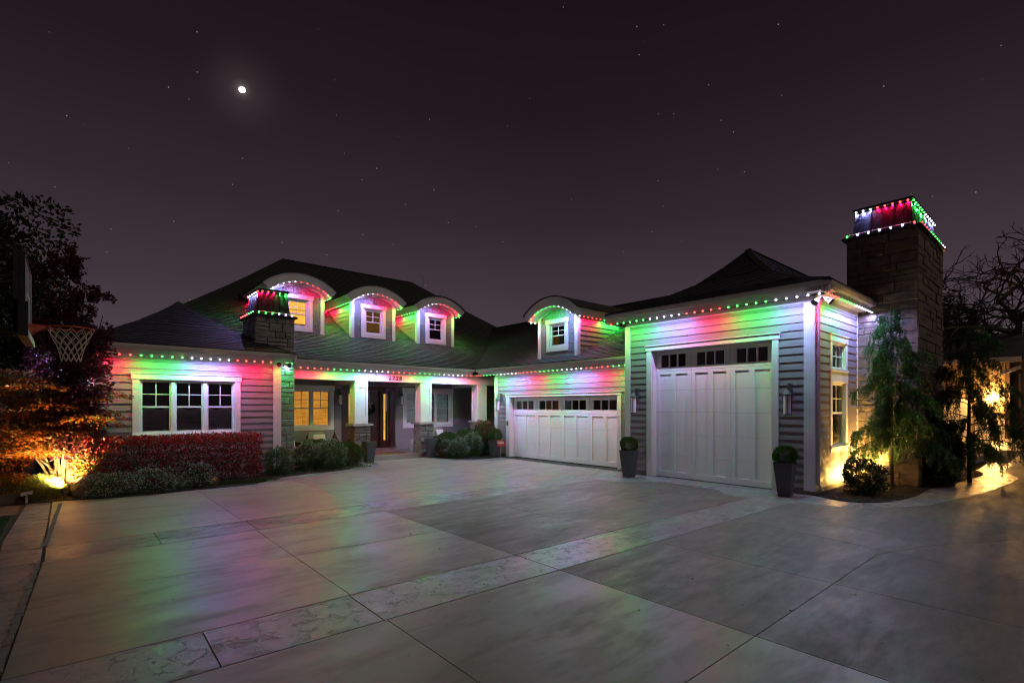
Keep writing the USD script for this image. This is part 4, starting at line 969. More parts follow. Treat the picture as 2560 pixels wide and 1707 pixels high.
# shrubs by the stone chimney and the porch
sg = None
ball_plant('shrub', 'leafy shrub with pale tips at the foot of the left stone column', (4.72, 15.95, .40), (.36, .34, .44), 2600, 'shrub', .055, extra=[('pale_tips', 420, 'silver', .05, -.2, .4), ('flowers', 130, 'white', .035, .0, .8)], seed=31, lump=.22, depth=.5)
ball_plant('shrub', 'white flecked shrub in front of the left porch chair', (5.72, 16.45, .44), (.40, .36, .46), 3000, 'shrub', .055, extra=[('pale_tips', 700, 'silver', .05, -.2, .4), ('flowers', 360, 'white', .04, -.1, .8)], seed=32, lump=.24, depth=.5)
ball_plant('shrub', 'widest white flecked shrub, beside the clipped ball left of the steps', (6.45, 16.35, .44), (.50, .42, .48), 3800, 'shrub', .055, extra=[('pale_tips', 850, 'silver', .05, -.2, .4), ('flowers', 420, 'white', .04, -.1, .8)], seed=33, lump=.24, depth=.5)
ball_plant('shrub', 'silvery white flecked shrub right of the porch planter', (11.60, 16.45, .37), (.38, .34, .40), 2800, 'shrub', .055, extra=[('pale_tips', 900, 'silver', .06, -.4, .45), ('flowers', 150, 'white', .04, 0, .8)], seed=34, lump=.25, depth=.5)
ball_plant('shrub', 'white flecked shrub between the clipped ball and the red shrub', (12.42, 16.55, .46), (.42, .36, .46), 3000, 'shrub', .055, extra=[('pale_tips', 900, 'silver', .055, -.3, .45), ('flowers', 260, 'white', .04, 0, .8)], seed=35, lump=.25, depth=.5)
ball_plant('red_shrub', 'tall shrub with red leaves left of the double garage', (13.15, 16.75, .78), (.50, .42, .66), 4200, 'shrub', .065, extra=[('red_leaves', 420, 'redtip', .08, -.5, .45), ('pale_tips', 500, 'silver', .05, .0, .4)], seed=36, lump=.2, depth=.5)
ball_plant('boxwood', 'clipped round boxwood left of the porch steps', (7.35, 17.0, .40), (.44, .42, .42), 9000, 'box', .036, seed=41, up=.3, lump=.12)
ball_plant('boxwood', 'clipped round boxwood half hidden behind the white flecked shrubs', (6.30, 17.15, .52), (.46, .40, .42), 7000, 'box', .036, seed=42, up=.3, lump=.12)
ball_plant('boxwood', 'clipped round boxwood right of the porch planter', (11.62, 17.2, .50), (.56, .50, .52), 10000, 'box', .038, seed=43, up=.3, lump=.12)
ball_plant('boxwood', 'clipped round boxwood behind the two white flecked shrubs', (12.72, 17.4, .58), (.58, .48, .50), 9000, 'box', .038, seed=44, up=.3, lump=.12)
# ground cover between the shrubs
r = np.random.default_rng(50)
gc = []
for x0, x1, y0, y1, q in ((4.2, 7.7, 15.9, 17.2, 900), (2.7, 4.4, 14.75, 15.3, 500), (8.0, 8.3, 16.6, 17.6, 60)):
    P = np.stack([r.uniform(x0, x1, q), r.uniform(y0, y1, q), np.full(q, .02)], 1); gc.append(leaf_quads(P, unit(q, r) + [0, 0, .9], r.uniform(.05, .11, q), .35, r))
tag(obj('ground_cover', cat(gc), L['shrub'], None), 'low dark leaves scattered over the left bed', 'ground cover', kind='stuff')

# planters
def planter(label, x, y, rz=0, h=.78, w=.40, soil=True):
    t = thing('planter', label, 'planter', (x, y, 0), rz)
    a, b = w * .62, w
    def ring(s, z): return [(-s / 2, -s / 2, z), (s / 2, -s / 2, z), (s / 2, s / 2, z), (-s / 2, s / 2, z)]
    v = np.array(ring(a - .012, .004) + ring(a, .012) + ring(b, h - .012) + ring(b - .012, h) + ring(b - .05, h) + ring(b - .06, h - .10))
    f = [[0, 2, 1], [0, 3, 2]]
    for k in range(5):
        for i in range(4):
            j = (i + 1) % 4; f += [[4 * k + i, 4 * k + j, 4 * k + 4 + j], [4 * k + i, 4 * k + 4 + j, 4 * k + 4 + i]]
    obj('pot', (v, np.array(f)), 'planter', t)
    obj('soil', box(-(b - .06) / 2, (b - .06) / 2, -(b - .06) / 2, (b - .06) / 2, h - .14, h - .09), 'mulch', t)
    return t
planter('empty tall grey planter left of the porch steps', 8.28, 17.36, 4)
planter('empty tall grey planter right of the porch steps', 10.95, 17.38, -3)
planter('grey planter beside the red sign', 13.05, 15.92, 3, .70)
planter('grey planter between the two garage doors', 12.28, 8.82, -4)
planter('grey planter nearest the house corner', 12.36, 4.58, 5)
def topiary(label, x, y, z, rad, seed):
    r = np.random.default_rng(seed)
    t = thing('topiary', label, 'plant', (x, y, z))
    P, d = blob(8000, (0, 0, rad * .62), (rad, rad, rad * .88), r, .30, .16, 2.6, seed, -.05)
    obj('foliage', leaf_quads(P, d + .6 * unit(len(P), r) + [0, 0, .25], r.uniform(.7, 1.3, len(P)) * .026, .55, r), L['box'], t, kind='stuff')
    obj('stem', tube([(0, 0, -.09), (0, 0, rad * .5)], .015, 6), 'bark', t)
topiary('round boxwood in the planter beside the red sign', 13.05, 15.92, .70, .30, 61)
topiary('round boxwood in the planter between the garage doors', 12.28, 8.82, .78, .255, 62)
topiary('round boxwood in the planter nearest the house corner', 12.36, 4.58, .78, .25, 63)

# columnar purple tree at the left end of the house
def leader_crown(t, leaders, r, n, m, size, low):
    """Upright crown: leaf sprays round several rising leaders, ragged at the top."""
    Ps, Ts = [], []
    for (x0, y0), (x1, y1), z1, w in leaders:
        k = int(n * w)
        s = r.random(k) ** .8
        zz = low + (z1 - low) * s
        wid = .50 * np.clip(1.15 - s, .02, 1) ** .55 * np.clip((s + .12) * 5, 0, 1)
        a = r.uniform(0, 2 * np.pi, k); q = np.sqrt(r.random(k)) * wid * (.75 + .5 * meshkit.noise(np.stack([np.cos(a) * 1.5, np.sin(a) * 1.5, zz * 2.4], 1), 3))
        Ps.append(np.stack([x0 + (x1 - x0) * s + np.cos(a) * q, y0 + (y1 - y0) * s + np.sin(a) * q, zz], 1))
        Ts.append(np.stack([np.cos(a), np.sin(a), r.uniform(-.6, .3, k)], 1))
    P, T = np.vstack(Ps), np.vstack(Ts)
    g = meshkit.fbm(P * np.array([2.6, 2.6, 1.9]), 3, 9)
    keep = g > .43
    P, T = P[keep], T[keep]
    obj('crown', leaf_quads(P, T + .5 * unit(len(P), r), r.uniform(.7, 1.25, len(P)) * size, .62, r), L[m], t, kind='stuff')
r = np.random.default_rng(71)
pt = thing('purple_tree', 'upright purple leaved tree at the left end of the house', 'tree', (.02, 15.55, 0))
leader_crown(pt, [((-.1, 0), (-.62, .1), 5.3, .24), ((0, 0), (-.12, .0), 5.75, .30), ((.1, 0), (.30, .1), 5.55, .26), ((.1, 0), (.62, -.1), 4.75, .22), ((.1, -.1), (.2, -.3), 3.9, .16)], r, 21000, 'purple', .088, .85)
obj('trunk', cat([tube([(0, 0, 0), (.02, 0, 1.2), (-.02, .02, 2.6), (-.1, 0, 4.6)], [.075, .06, .045, .015], 8)]), 'bark', pt, True)
obj('branches', branchy((0, 0, .9), [(-.5, .1, 4.6), (.28, .1, 4.9), (.6, -.1, 4.2), (.2, -.3, 3.5), (-.3, -.2, 3.2)], r, .03, .008, .1), 'bark', pt, kind='stuff')

# spreading orange maple lit from below
r = np.random.default_rng(72)
mt = thing('maple', 'spreading Japanese maple glowing orange over the spotlight', 'tree', (-.20, 15.65, 0))
stems = []
tips = [(-1.5, .3, 2.0), (-2.4, .6, 1.9), (-1.0, -.5, 2.2), (-.5, .4, 2.6), (.5, -.2, 2.1), (-1.9, -.4, 1.5), (-.2, -.4, 2.4), (.62, .1, 1.6), (-2.9, .2, 1.6), (-1.3, .9, 2.5)]
for tip in tips:
    b = np.array([r.normal() * .07 + .04, r.normal() * .05, 0]); tip = np.array(tip)
    m1, m2 = b + [tip[0] * .02, tip[1] * .02, 1.0 + .25 * r.random()], b + (tip - b) * [.30, .30, .80]
    s = np.linspace(0, 1, 12)[:, None]
    stems.append(tube((1 - s) ** 3 * b + 3 * s * (1 - s) ** 2 * m1 + 3 * s ** 2 * (1 - s) * m2 + s ** 3 * tip, np.linspace(.034, .006, 12), 6, False))
obj('stems', cat(stems), 'palebark', mt, True, kind='stuff')
Ps, Ts = [], []
for tip in tips + [(-1.0, -.3, .95), (-1.7, -.2, .8), (-.75, .1, 1.2), (-2.3, -.2, .75), (-.42, -.35, 1.25), (-1.2, 0, 1.7), (-.6, -.1, 1.9), (-2.0, .2, 2.3), (-2.6, -.3, 1.3), (.25, -.3, 1.55), (-1.5, -.6, 1.25), (-.9, -.6, 1.4)]:
    for lay in range(5):
        k = 330
        a, q = r.uniform(0, 2 * np.pi, k), np.sqrt(r.random(k)) * r.uniform(.35, .62)
        Ps.append(np.stack([tip[0] + np.cos(a) * q + r.normal() * .18, tip[1] + np.sin(a) * q * .8 + r.normal() * .15, tip[2] + (lay - 2) * .14 + r.normal(size=k) * .03 - q ** 2 * .35], 1))
        Ts.append(np.stack([np.cos(a), np.sin(a), np.full(k, -.35)], 1))
P, T = np.vstack(Ps), np.vstack(Ts)
i = r.random(len(P)) < .78
flat = np.tile([0, 0, 1.], (len(P), 1))
obj('crown', leaf_quads(P[i], T[i] + .5 * unit(i.sum(), r), r.uniform(.05, .10, i.sum()), .5, r, flat[i]), L['maple'], mt, kind='stuff')
obj('green_leaves', leaf_quads(P[~i], T[~i] + .5 * unit((~i).sum(), r), r.uniform(.05, .09, (~i).sum()), .5, r, flat[~i]), L['maplegreen'], mt, kind='stuff')

# low plants at the left edge
ball_plant('shrub', 'bright green and red leaved shrub between the maple and the hedge', (.34, 15.32, .62), (.26, .26, .58), 1700, 'lime', .075, extra=[('red_leaves', 380, 'redtip', .08, -.8, .45)], seed=81, lump=.3, depth=.7)
ball_plant('golden_shrub', 'low golden yellow shrub behind the timber edging', (-1.05, 15.5, .18), (.62, .34, .42), 5200, 'yellow', .05, seed=82, lump=.25, depth=.5, up=.6)
ball_plant('grassy_shrub', 'fine yellow green shrub left of the garden spotlight', (-.42, 15.12, .16), (.42, .30, .44), 6500, 'lime', .055, seed=83, lump=.3, depth=.6, asp=.2, up=.9, extra=[('flowers', 260, 'white', .02, .1, .8)])
# arching ornamental grass
r = np.random.default_rng(84)
og = thing('ornamental_grass', 'arching clump of dark ornamental grass at the left edge', 'grass', (-1.30, 16.5, 0))
vs, fs, n0 = [], [], 0
for k in range(420):
    a = r.uniform(0, 2 * np.pi); q = r.uniform(.15, .42); h = r.uniform(.75, 1.0)
    s = np.linspace(0, 1, 8)
    x = np.cos(a) * q * s; y = np.sin(a) * q * s; z = h * (1.9 * s - 1.25 * s ** 2) + .1
    p = np.stack([x, y, z], 1) + [r.normal() * .05, r.normal() * .05, 0]
    w = np.array([-np.sin(a), np.cos(a), 0]) * .008 * (1 - s[:, None] * .8)
    vs += [p - w, p + w]; i = np.arange(7)[:, None]
    fs.append(np.vstack([n0 + i + [0, 1, 9], n0 + i + [0, 9, 8]])); n0 += 16
obj('blades', (np.vstack(vs), np.vstack(fs)), L['grass'], og, kind='stuff')
r = np.random.default_rng(85)
n = 16000
P = np.stack([r.uniform(-4.5, -.80, n), r.uniform(10.95, 13.3, n), np.full(n, -.01)], 1)
tag(obj('lawn', leaf_quads(P, unit(n, r) * .5 + [0, 0, 1], r.uniform(.03, .06, n), .16, r), L['lawn']), 'small patch of mown grass at the left edge', 'grass', kind='stuff')

# boulder, garden lights, edging
r = np.random.default_rng(86)
bm = trimesh.creation.icosphere(4, 1.0); v = np.asarray(bm.vertices)
k = 1 + .35 * (meshkit.fbm(v * 1.3 + 4, 4, 2) - .5) * 2 + .06 * (meshkit.fbm(v * 6, 3, 8) - .5)
v = v * k[:, None] * [.27, .24, .34]; v[:, 2] = np.where(v[:, 2] > 0, v[:, 2] * (1 + .25 * (v[:, 0] > 0) * v[:, 0]), v[:, 2])
tag(obj('boulder', (v + [.33, 15.02, .14], np.asarray(bm.faces)), 'rock', None, True), 'large brown boulder right of the garden spotlight', 'boulder')
def spotlight(label, x, y, aimat, col, power, cone, head=.05):
    t = thing('garden_spotlight', label, 'spotlight', (x, y, 0))
    d = np.array(aimat, float) - [x, y, .2]; d /= np.linalg.norm(d)
    obj('stake', tube([(0, 0, -.02), (0, 0, .15)], .012, 6), 'black', t)
    a = np.array([0, 0, .17])
    obj('lamp_head', cat([tube([a - d * .06, a - d * .05, a + d * .10], [.02, head * .8, head], 12, False)]), 'black', t, True)
    obj('lens', cat([tube([a + d * .080, a + d * .084], head * .9, 12)]), glow('lens_' + str(len(used)), col, 9.0), t)
    Lt = UsdLux.SphereLight.Define(stage, where(t, 'glow'))
    Lt.CreateRadiusAttr(.03); Lt.CreateIntensityAttr(power); Lt.CreateColorAttr(col); Lt.CreateNormalizeAttr(True)
    sh = UsdLux.ShapingAPI.Apply(Lt.GetPrim()); sh.CreateShapingConeAngleAttr(cone); sh.CreateShapingConeSoftnessAttr(.5)
    aim(Lt, d, a + d * .13)
    return t
spotlight('garden spotlight shining up into the maple stems', -.07, 14.74, (-.25, 15.6, 1.4), (1.0, .64, .22), 340.0, 60)
def pathlight(label, x, y, h, power, rz=0):
    t = thing('path_light', label, 'path light', (x, y, 0))
    obj('post', tube([(0, 0, -.02), (0, 0, h)], .010, 6), 'copper', t)
    obj('shade', lathe([(.0, h + .05), (.03, h + .045), (.085, h + .0), (.08, h - .004), (.02, h + .02)], 16), 'copper', t, True)
    obj('bulb', ball((0, 0, h - .015), .014, 1), glow('path_bulb_' + str(len(used)), (1.0, .62, .24), 3.0 if power else .25), t, True)
    if power:
        Lt = UsdLux.SphereLight.Define(stage, where(t, 'glow'))
        Lt.CreateRadiusAttr(.02); Lt.CreateIntensityAttr(power); Lt.CreateColorAttr((1.0, .58, .17)); Lt.CreateNormalizeAttr(True)
        UsdGeom.Xformable(Lt).AddTranslateOp().Set((0, 0, h - .05))
    return t
pathlight('small copper path light at the right end of the white flowers', 2.80, 14.62, .20, 0)
te = thing('timber_edging', 'low timber plank edging below the golden shrub', 'edging', (-1.1, 14.98, 0))
obj('plank', box(-2.4, .42, -.04, .04, .0, .20), 'timber', te)
obj('end_post', box(.30, .42, -.09, -.042, .0, .12), 'timber', te)
wp = thing('marker_post', 'small white marker on a short post at the timber corner', 'marker', (-.66, 14.86, 0))
obj('post', box(-.02, .02, -.02, .02, 0, .16), 'trim', wp); obj('top_plate', hexa([(-.09, -.05, .16), (.09, -.05, .19), (.09, .05, .19), (-.09, .05, .16), (-.09, -.05, .22), (.09, -.05, .26), (.09, .05, .26), (-.09, .05, .22)]), 'trim', wp)

# weeping cedars at the stone chimney
def cedar(label, x, y, h, spread, seed, n=44, low=.12, dense=34):
    """Drooping evergreen: arching branches hung with curtains of fine sprays."""
    r = np.random.default_rng(seed)
    t = thing('weeping_cedar', label, 'tree', (x, y, 0))
    obj('trunk', tube([(0, 0, -.02), (.02, .02, h * .3), (-.03, 0, h * .65), (.04, .02, h * .93), (.10, .03, h)], [.05, .042, .03, .016, .008], 8), 'bark', t, True)
    br, P, T, S = [], [], [], []
    for k in range(n):
        f = (k + .6 * r.random()) / n
        z = h * (low + (.97 - low) * f); a = k * 2.4 + r.normal() * .35
        Lh = spread * (1.08 - f * .86) * r.uniform(.6, 1.25)
        s = np.linspace(0, 1, 12)
        d = np.array([np.cos(a), np.sin(a), 0])
        p = np.array([0, 0, z]) + np.outer(Lh * s, d); p[:, 2] += Lh * (.55 * s - .80 * s ** 2) * r.uniform(.5, 1.3) + .04 * np.sin(s * 6 + k)
        p += np.outer(np.sin(s * 4 + k) * .07, np.cross(d, [0, 0, 1]))
        br.append(tube(p, np.linspace(.017 - .010 * f, .004, 12), 5, False))
        m = int(dense * Lh / spread) + 6
        for q in range(m):
            u = r.uniform(.10, 1.0) ** .8; b = np.array([np.interp(u, s, p[:, j]) for j in range(3)]) + r.normal(size=3) * [.03, .03, .015]
            hang = r.uniform(.16, .55) * (1.05 - .55 * f)
            kk = max(5, int(hang / .014))
            w = np.linspace(0, 1, kk)[:, None]
            sway = d * r.uniform(0, .15) + r.normal(size=3) * [.06, .06, .02]
            pts = b + w * np.array([0, 0, -hang]) + np.sqrt(w) * sway
            pts = np.repeat(pts, 3, 0) + r.normal(size=(kk * 3, 3)) * (.010 + .010 * np.repeat(1 - w, 3, 0))
            P.append(pts); T.append(np.array([0, 0, -1.0]) + .6 * r.normal(size=(kk * 3, 3))); S.append(r.uniform(.030, .070, kk * 3))
    P, T, S = np.vstack(P), np.vstack(T), np.concatenate(S)
    obj('branches', cat(br), 'bark', t, kind='stuff')
    obj('foliage', leaf_quads(P, T, S, .30, r), L['cedar'], t, kind='stuff')
    return t
cedar('weeping cedar in front of the stone chimney, right of the tall side window', 15.30, 3.20, 4.60, 1.10, 91, 42, .22, 40)
cedar('weeping cedar right of the stone chimney with long side branches', 18.25, 2.10, 4.35, 1.75, 92, 40, .20, 40)
ball_plant('bush', 'dark glossy bush in the bed at the house corner', (13.95, 3.45, .42), (.44, .42, .40), 2600, 'dark', .07, extra=[('pale_tips', 260, 'silver', .045, .1, .4)], seed=93, lump=.3, depth=.5, cat_='bush')
ball_plant('bush', 'big dark bush at the foot of the stone chimney', (17.35, 2.55, .72), (.85, .42, .82), 7000, 'dark', .08, seed=94, lump=.3, depth=.5, cat_='bush')
ball_plant('bush', 'bush with yellow lit leaves right of the chimney', (19.9, 3.3, .42), (.7, .5, .50), 4200, 'dark', .08, extra=[('yellow_leaves', 500, 'ivy', .07, -.6, .5)], seed=95, lump=.3, depth=.5, cat_='bush')  # yellow lamp light on these leaves is put into their colour
r = np.random.default_rng(96)
iv = thing('climbing_vine', 'vine with yellow leaves on the chimney edge', 'vine', (16.16, 2.78, 2.6))
P = np.stack([r.normal(size=260) * .06, r.normal(size=260) * .10 - .1, r.normal(size=260) * .22], 1)
obj('foliage', leaf_quads(P, unit(260, r), .07, .6, r), L['ivy'], iv, kind='stuff'); obj('stem', tube([(0, .0, -2.5), (.0, -.06, -1.2), (0, -.08, .25)], .008, 5), 'bark', iv)
spotlight('unseen garden spotlight behind the corner bush, shining on the siding', 14.62, 3.50, (14.65, 4.16, 1.1), (1.0, .56, .13), 60.0, 88)  # out of view behind the bush, placed to light the siding
spotlight('unseen garden spotlight between the cedar and the stone chimney', 15.78, 3.62, (15.70, 4.16, 1.2), (1.0, .56, .13), 150.0, 88)  # out of view, placed to light the wall beside the chimney
# block edging and light near the far path
be = thing('block_edging', 'low pale block wall beside the lit path', 'wall', (24.2, 2.75, 0), -2)
for k in range(5):
    obj('block', box(-1.5 + k * .62 + .006, -1.5 + (k + 1) * .62 - .006, -.15, .15, 0, .26 + rng.uniform(-.006, .006)), 'stone', be)

ball_plant('low_plant', 'low yellow lit plant beside the block edging', (22.0, 3.0, .14), (.4, .3, .26), 900, 'lime', .06, seed=97, lump=.3, stem=False, cat_='plant')

# bare trees, conifers and the big tree at the left
def bare_tree(name, label, x, y, h, spread, seed, depth=6, r0=.22, lean=(0, 0), m='bark', spur=0.0):
    r = np.random.default_rng(seed)
    t = thing(name, label, 'tree', (x, y, 0))
    limbs, twigs = [], []
    def grow(p, d, ln, rad, k):
        n = 6; q = [p]; dd = d.copy()
        for i in range(n):
            dd = dd + r.normal(size=3) * .17 + np.array([0, 0, .02 if k < 2 else -.01]); dd /= np.linalg.norm(dd)
            q.append(q[-1] + dd * ln / n)
        q = np.array(q)
        (limbs if k < 3 else twigs).append(tube(q, np.linspace(rad, rad * .62, n + 1), 7 if k < 2 else (4 if k < 4 else 3), False))
        if k >= depth: return
        c = 3 if k < 2 else r.integers(2, 4)
        for i in range(c):
            a = r.uniform(0, 2 * np.pi); e = np.cross(dd, r.normal(size=3)); e /= np.linalg.norm(e)
            g = dd * r.uniform(.5, .9) + e * r.uniform(.5, .95) * (spread); g[2] += .06
            j = len(q) - 1 if i < 2 else r.integers(2, len(q) - 1)
            grow(q[j], g / np.linalg.norm(g), ln * r.uniform(.58, .86), rad * (.62 if i else .70), k + 1)
    grow(np.zeros(3), np.array([lean[0], lean[1], 1.0]) / np.linalg.norm([lean[0], lean[1], 1]), h * .30, r0, 0)
    obj('trunk', cat(limbs), m, t, kind=None)
    obj('twigs', cat(twigs), m, t, kind='stuff')
    return t
bare_tree('bare_tree', 'bare gnarled tree at the right edge behind the neighbouring roof', 50.0, 3.6, 17.5, .95, 105, 7, .60, (.1, -.12))
bare_tree('bare_tree', 'bare branched tree right of the stone chimney', 47.0, 6.2, 16.5, .8, 102, 7, .48, (-.05, .05))
bare_tree('bare_tree', 'bare tree with fine twigs beyond the chimney, left of the gnarled one', 55.0, 5.4, 18.0, .85, 103, 7, .5, (0, -.1))
bare_tree('bare_tree', 'small leafless tree above the left end of the house roof', 2.2, 31.5, 7.4, .8, 104, 5, .09)
bare_tree('bare_tree', 'leafless tree top showing above the main roof ridge', 15.4, 36.0, 13.8, .6, 108, 6, .14)
def leafy(name, label, x, y, h, rad, seed, m, n, size, zc=.62, tall=.42, dens=.46, trunk=.16):
    r = np.random.default_rng(seed)
    t = thing(name, label, 'tree', (x, y, 0))
    P, d = blob(n, (0, 0, h * zc), (rad, rad, h * tall), r, .75, .45, 2.6, seed, h * .12)
    g = meshkit.fbm(P * 1.1 + seed, 3, seed); keep = g > dens
    P, d = P[keep], d[keep]
    obj('crown', leaf_quads(P, d * .4 + unit(len(P), r) + [0, 0, -.2], r.uniform(.7, 1.3, len(P)) * size, .55, r), L[m], t, kind='stuff')
    obj('trunk', tube([(0, 0, -.05), (.1, 0, h * .3), (0, .1, h * .75)], [trunk, trunk * .75, .03], 8), 'bark', t, True)
    obj('branches', branchy((0, 0, h * .25), [tuple(np.array([0, 0, h * zc]) + q * [rad * .85, rad * .85, h * tall * .85]) for q in unit(26, r)], r, trunk * .35, .012, .15), 'bark', t, kind='stuff')
    return t
leafy('leafy_tree', 'big olive leaved tree behind the basketball hoop', -3.4, 25.5, 10.4, 3.2, 111, 'far', 42000, .19, dens=.43)
leafy('conifer', 'dark dense conifer between the chimney and the bare trees', 62.0, 9.0, 12.5, 2.6, 112, 'conifer', 13000, .3, .55, .46, .42)
leafy('conifer', 'lower dark evergreen above the neighbouring roof', 53.0, 5.2, 7.6, 3.0, 113, 'conifer', 16000, .26, .55, .42, .36)
leafy('leafy_tree', 'dark shrubby tree at the far right edge', 43.5, .9, 4.2, .8, 114, 'dark', 5000, .16, .5, .45, .36, .08)
leafy('leafy_tree', 'dim tree behind the purple tree at the left', -.9, 21.5, 5.6, 1.6, 115, 'dark', 9000, .15)

# neighbouring house
nb = thing('neighbour_house', 'tan house with white eaves and lit wall lamps at the far right', 'house')
N = Wall('x', 45.0)
obj('wall', cat([N.box(3.4, 14, 0, 4.9, -.2, 0), box(45.2, 48.2, 3.36, 3.46, 0, 4.9), box(48.2, 48.4, -2, 3.46, 0, 5.4)]), 'tan', nb)
for k in range(14): obj('batten', N.box(3.55 + k * .34, 3.60 + k * .34, 1.35, 4.85, 0, .03), 'tan', nb)
obj('plinth', cat([N.box(3.42, 4.9, 0, 1.3, 0, .05)]), 'trim', nb)
obj('garage_door', cat([N.box(5.15, 8.6, 0, 2.6, 0, .03)] + [N.box(5.2, 8.55, .06 + k * .64, .62 + k * .64, .03, .05) for k in range(4)]), 'trim', nb)
obj('corner_post', N.box(3.28, 3.5, 0, 4.9, -.1, .06), 'brownwall', nb)
obj('porch_wall', box(46.8, 48.1, 3.0, 3.1, 0, 4.6), 'brownwall', nb)
obj('fascia', cat([N.box(2.7, 14, 4.84, 5.16, .68, .73)]), 'trim', nb)
obj('rake', cat([hexa([(44.4, 2.72, 4.4), (44.45, 2.72, 4.4), (44.45, 3.6, 4.05), (44.4, 3.6, 4.05), (44.4, 2.72, 4.62), (44.45, 2.72, 4.62), (44.45, 3.6, 4.28), (44.4, 3.6, 4.28)])]), 'trim', nb)
wn = obj('window', cat([box(47.0, 47.1, 2.95, 2.995, 1.9, 4.2), box(47.9, 48.0, 2.95, 2.995, 1.9, 4.2), box(47.1, 47.9, 2.95, 2.995, 4.1, 4.2), box(47.1, 47.9, 2.95, 2.995, 1.9, 2.0), box(47.47, 47.53, 2.95, 2.995, 2, 4.1)]), 'trim', nb)
obj('roof', cat([prism([(44.35, 5.1), (53, 7.6), (53, 7.4), (44.35, 4.95)], lambda a, b, t: (a, t, b), 2.65, 15), prism([(46.2, 5.6), (49.0, 6.5), (49.0, 6.3), (46.2, 5.4)], lambda a, b, t: (a, t, b), -4, 2.65)]), 'asphalt', nb)
def sconce(label, x, y, z, power, rz=0):
    t = thing('wall_lamp', label, 'wall lamp', (x, y, z), -rz if rz else 0)
    obj('mount', box(-.05, .0, -.06, .06, -.1, .2), 'black', t)
    obj('shade', lathe([(.02, .16), (.11, .08), (.11, .06), (.02, .14)], 12, (-.16, 0, 0)), 'black', t)
    obj('globe', ball((-.16, 0, -.02), .085, 2, (1, 1, 1.3)), glow('warm_globe_' + str(len(used)), (1.0, .66, .26), 7.0), t, True)
    Lt = UsdLux.SphereLight.Define(stage, where(t, 'glow')); Lt.CreateRadiusAttr(.12); Lt.CreateIntensityAttr(power); Lt.CreateColorAttr((1.0, .50, .13)); Lt.CreateNormalizeAttr(True)
    UsdGeom.Xformable(Lt).AddTranslateOp().Set((-.38, 0, -.08))
sconce('lit lamp on the tan wall, left one of the pair', 45, 4.25, 2.72, 120.0)
sconce('lit lamp on the tan wall, right one of the pair', 45, 3.72, 2.76, 120.0)
sconce('unseen lamp on the house side wall behind the stone chimney, lighting the path', 20.75, 4.13, 2.35, 80.0, -90)  # out of view behind the chimney, placed to light the curved path
sconce('unseen lamp on the tan wall, hidden behind the stone chimney', 45, 9.0, 2.72, 110.0)  # out of view behind the chimney, lights the tan wall

# ------------------------------------------------------------------ things on and by the house
def lantern(label, w, u, z, m='black', s=1.0):
    """Wall lantern: back plate, hooked arm, cage with a frosted cylinder."""
    t = thing('wall_lantern', label, 'lantern', w.pt(u, z, .03), 0 if w.k == 'y' else -90)
    q = Wall('y', 0)
    obj('back_plate', cat([q.box(-.05 * s, .05 * s, .02 * s, .36 * s, 0, .03)]), m, t)
    a = np.linspace(0, np.pi, 9)
    arm = [(0, -.02, .22 * s)] + [(0, -.02 - .085 * s + math.cos(k) * -.085 * s * -1 - .0, .30 * s + math.sin(k) * .07 * s) for k in a] + [(0, -.19 * s, .22 * s)]
    obj('arm', tube(arm, .010, 6), m, t, True)
    c = (0, -.19 * s, 0)
    obj('top', lathe([(.012 * s, .23 * s), (.04 * s, .20 * s), (.095 * s, .12 * s), (.10 * s, .10 * s), (.0, .10 * s)], 16, c), m, t, True)
    obj('glass', lathe([(.0, -.32 * s), (.075 * s, -.32 * s), (.075 * s, .10 * s), (.0, .10 * s)], 16, c), 'frosted', t, 40)
    cage = [tube([(c[0] + math.cos(k) * .088 * s, c[1] + math.sin(k) * .088 * s, .11 * s), (c[0] + math.cos(k) * .088 * s, c[1] + math.sin(k) * .088 * s, -.34 * s)], .007 * s, 5) for k in (.4, 1.97, 3.54, 5.11)]
    obj('cage', cat(cage + [lathe([(.0, -.345 * s), (.095 * s, -.345 * s), (.095 * s, -.32 * s), (0, -.32 * s)], 16, c)]), m, t)
    return t
LN = Wall('y', 19.775)
lantern('black wall lantern left of the front door', LN, 8.12, 2.42, s=.92)
lantern('black wall lantern right of the front door', LN, 10.84, 2.42, s=.92)
lantern('wall lantern left of the double garage door', Wall('x', 13.535), 16.05, 2.22, 'planter')
lantern('wall lantern between the two garage doors', Wall('x', 12.875), 8.92, 2.21, 'planter', 1.05)
lantern('wall lantern right of the tall garage door', Wall('x', 12.875), 4.64, 2.21, 'planter', 1.05)

def floodlight(label, p, dirs):
    t = thing('floodlight', label, 'floodlight', p)
    obj('junction', ball((0, 0, 0), .05, 2, (1, 1, .7)), 'trim', t, True)
    for d in dirs:
        d = np.asarray(d, float); d /= np.linalg.norm(d)
        h = obj('lamp_head', tube([d * .05, d * .10, d * .13, d * .20, d * .27], [.018, .022, .045, .055, .082], 14, False), 'trim', t, True)
        obj('lens', tube([d * .255, d * .258], .074, 14), 'planter', h)
floodlight('twin floodlight under the eave corner of the left wing', (4.86, 15.93, 3.33), [(-.7, -.7, -.15), (.35, -.8, -.2)])
floodlight('twin floodlight under the high eave at the garage corner', (12.62, 3.92, 4.52), [(-.6, .25, -.55), (-.05, -.75, -.6)])
# house number
hn = thing('house_number', 'black house number 2728 on the porch beam', 'house number', (9.24, 17.72, 3.075))
for k, ch in enumerate('2728'):
    m = meshkit.text_mesh(ch, .15, .004, True)
    v = np.asarray(m.vertices); obj('digit', (np.stack([v[:, 0] + k * .155, -v[:, 2], v[:, 1]], 1), np.asarray(m.faces)), 'ink', hn)
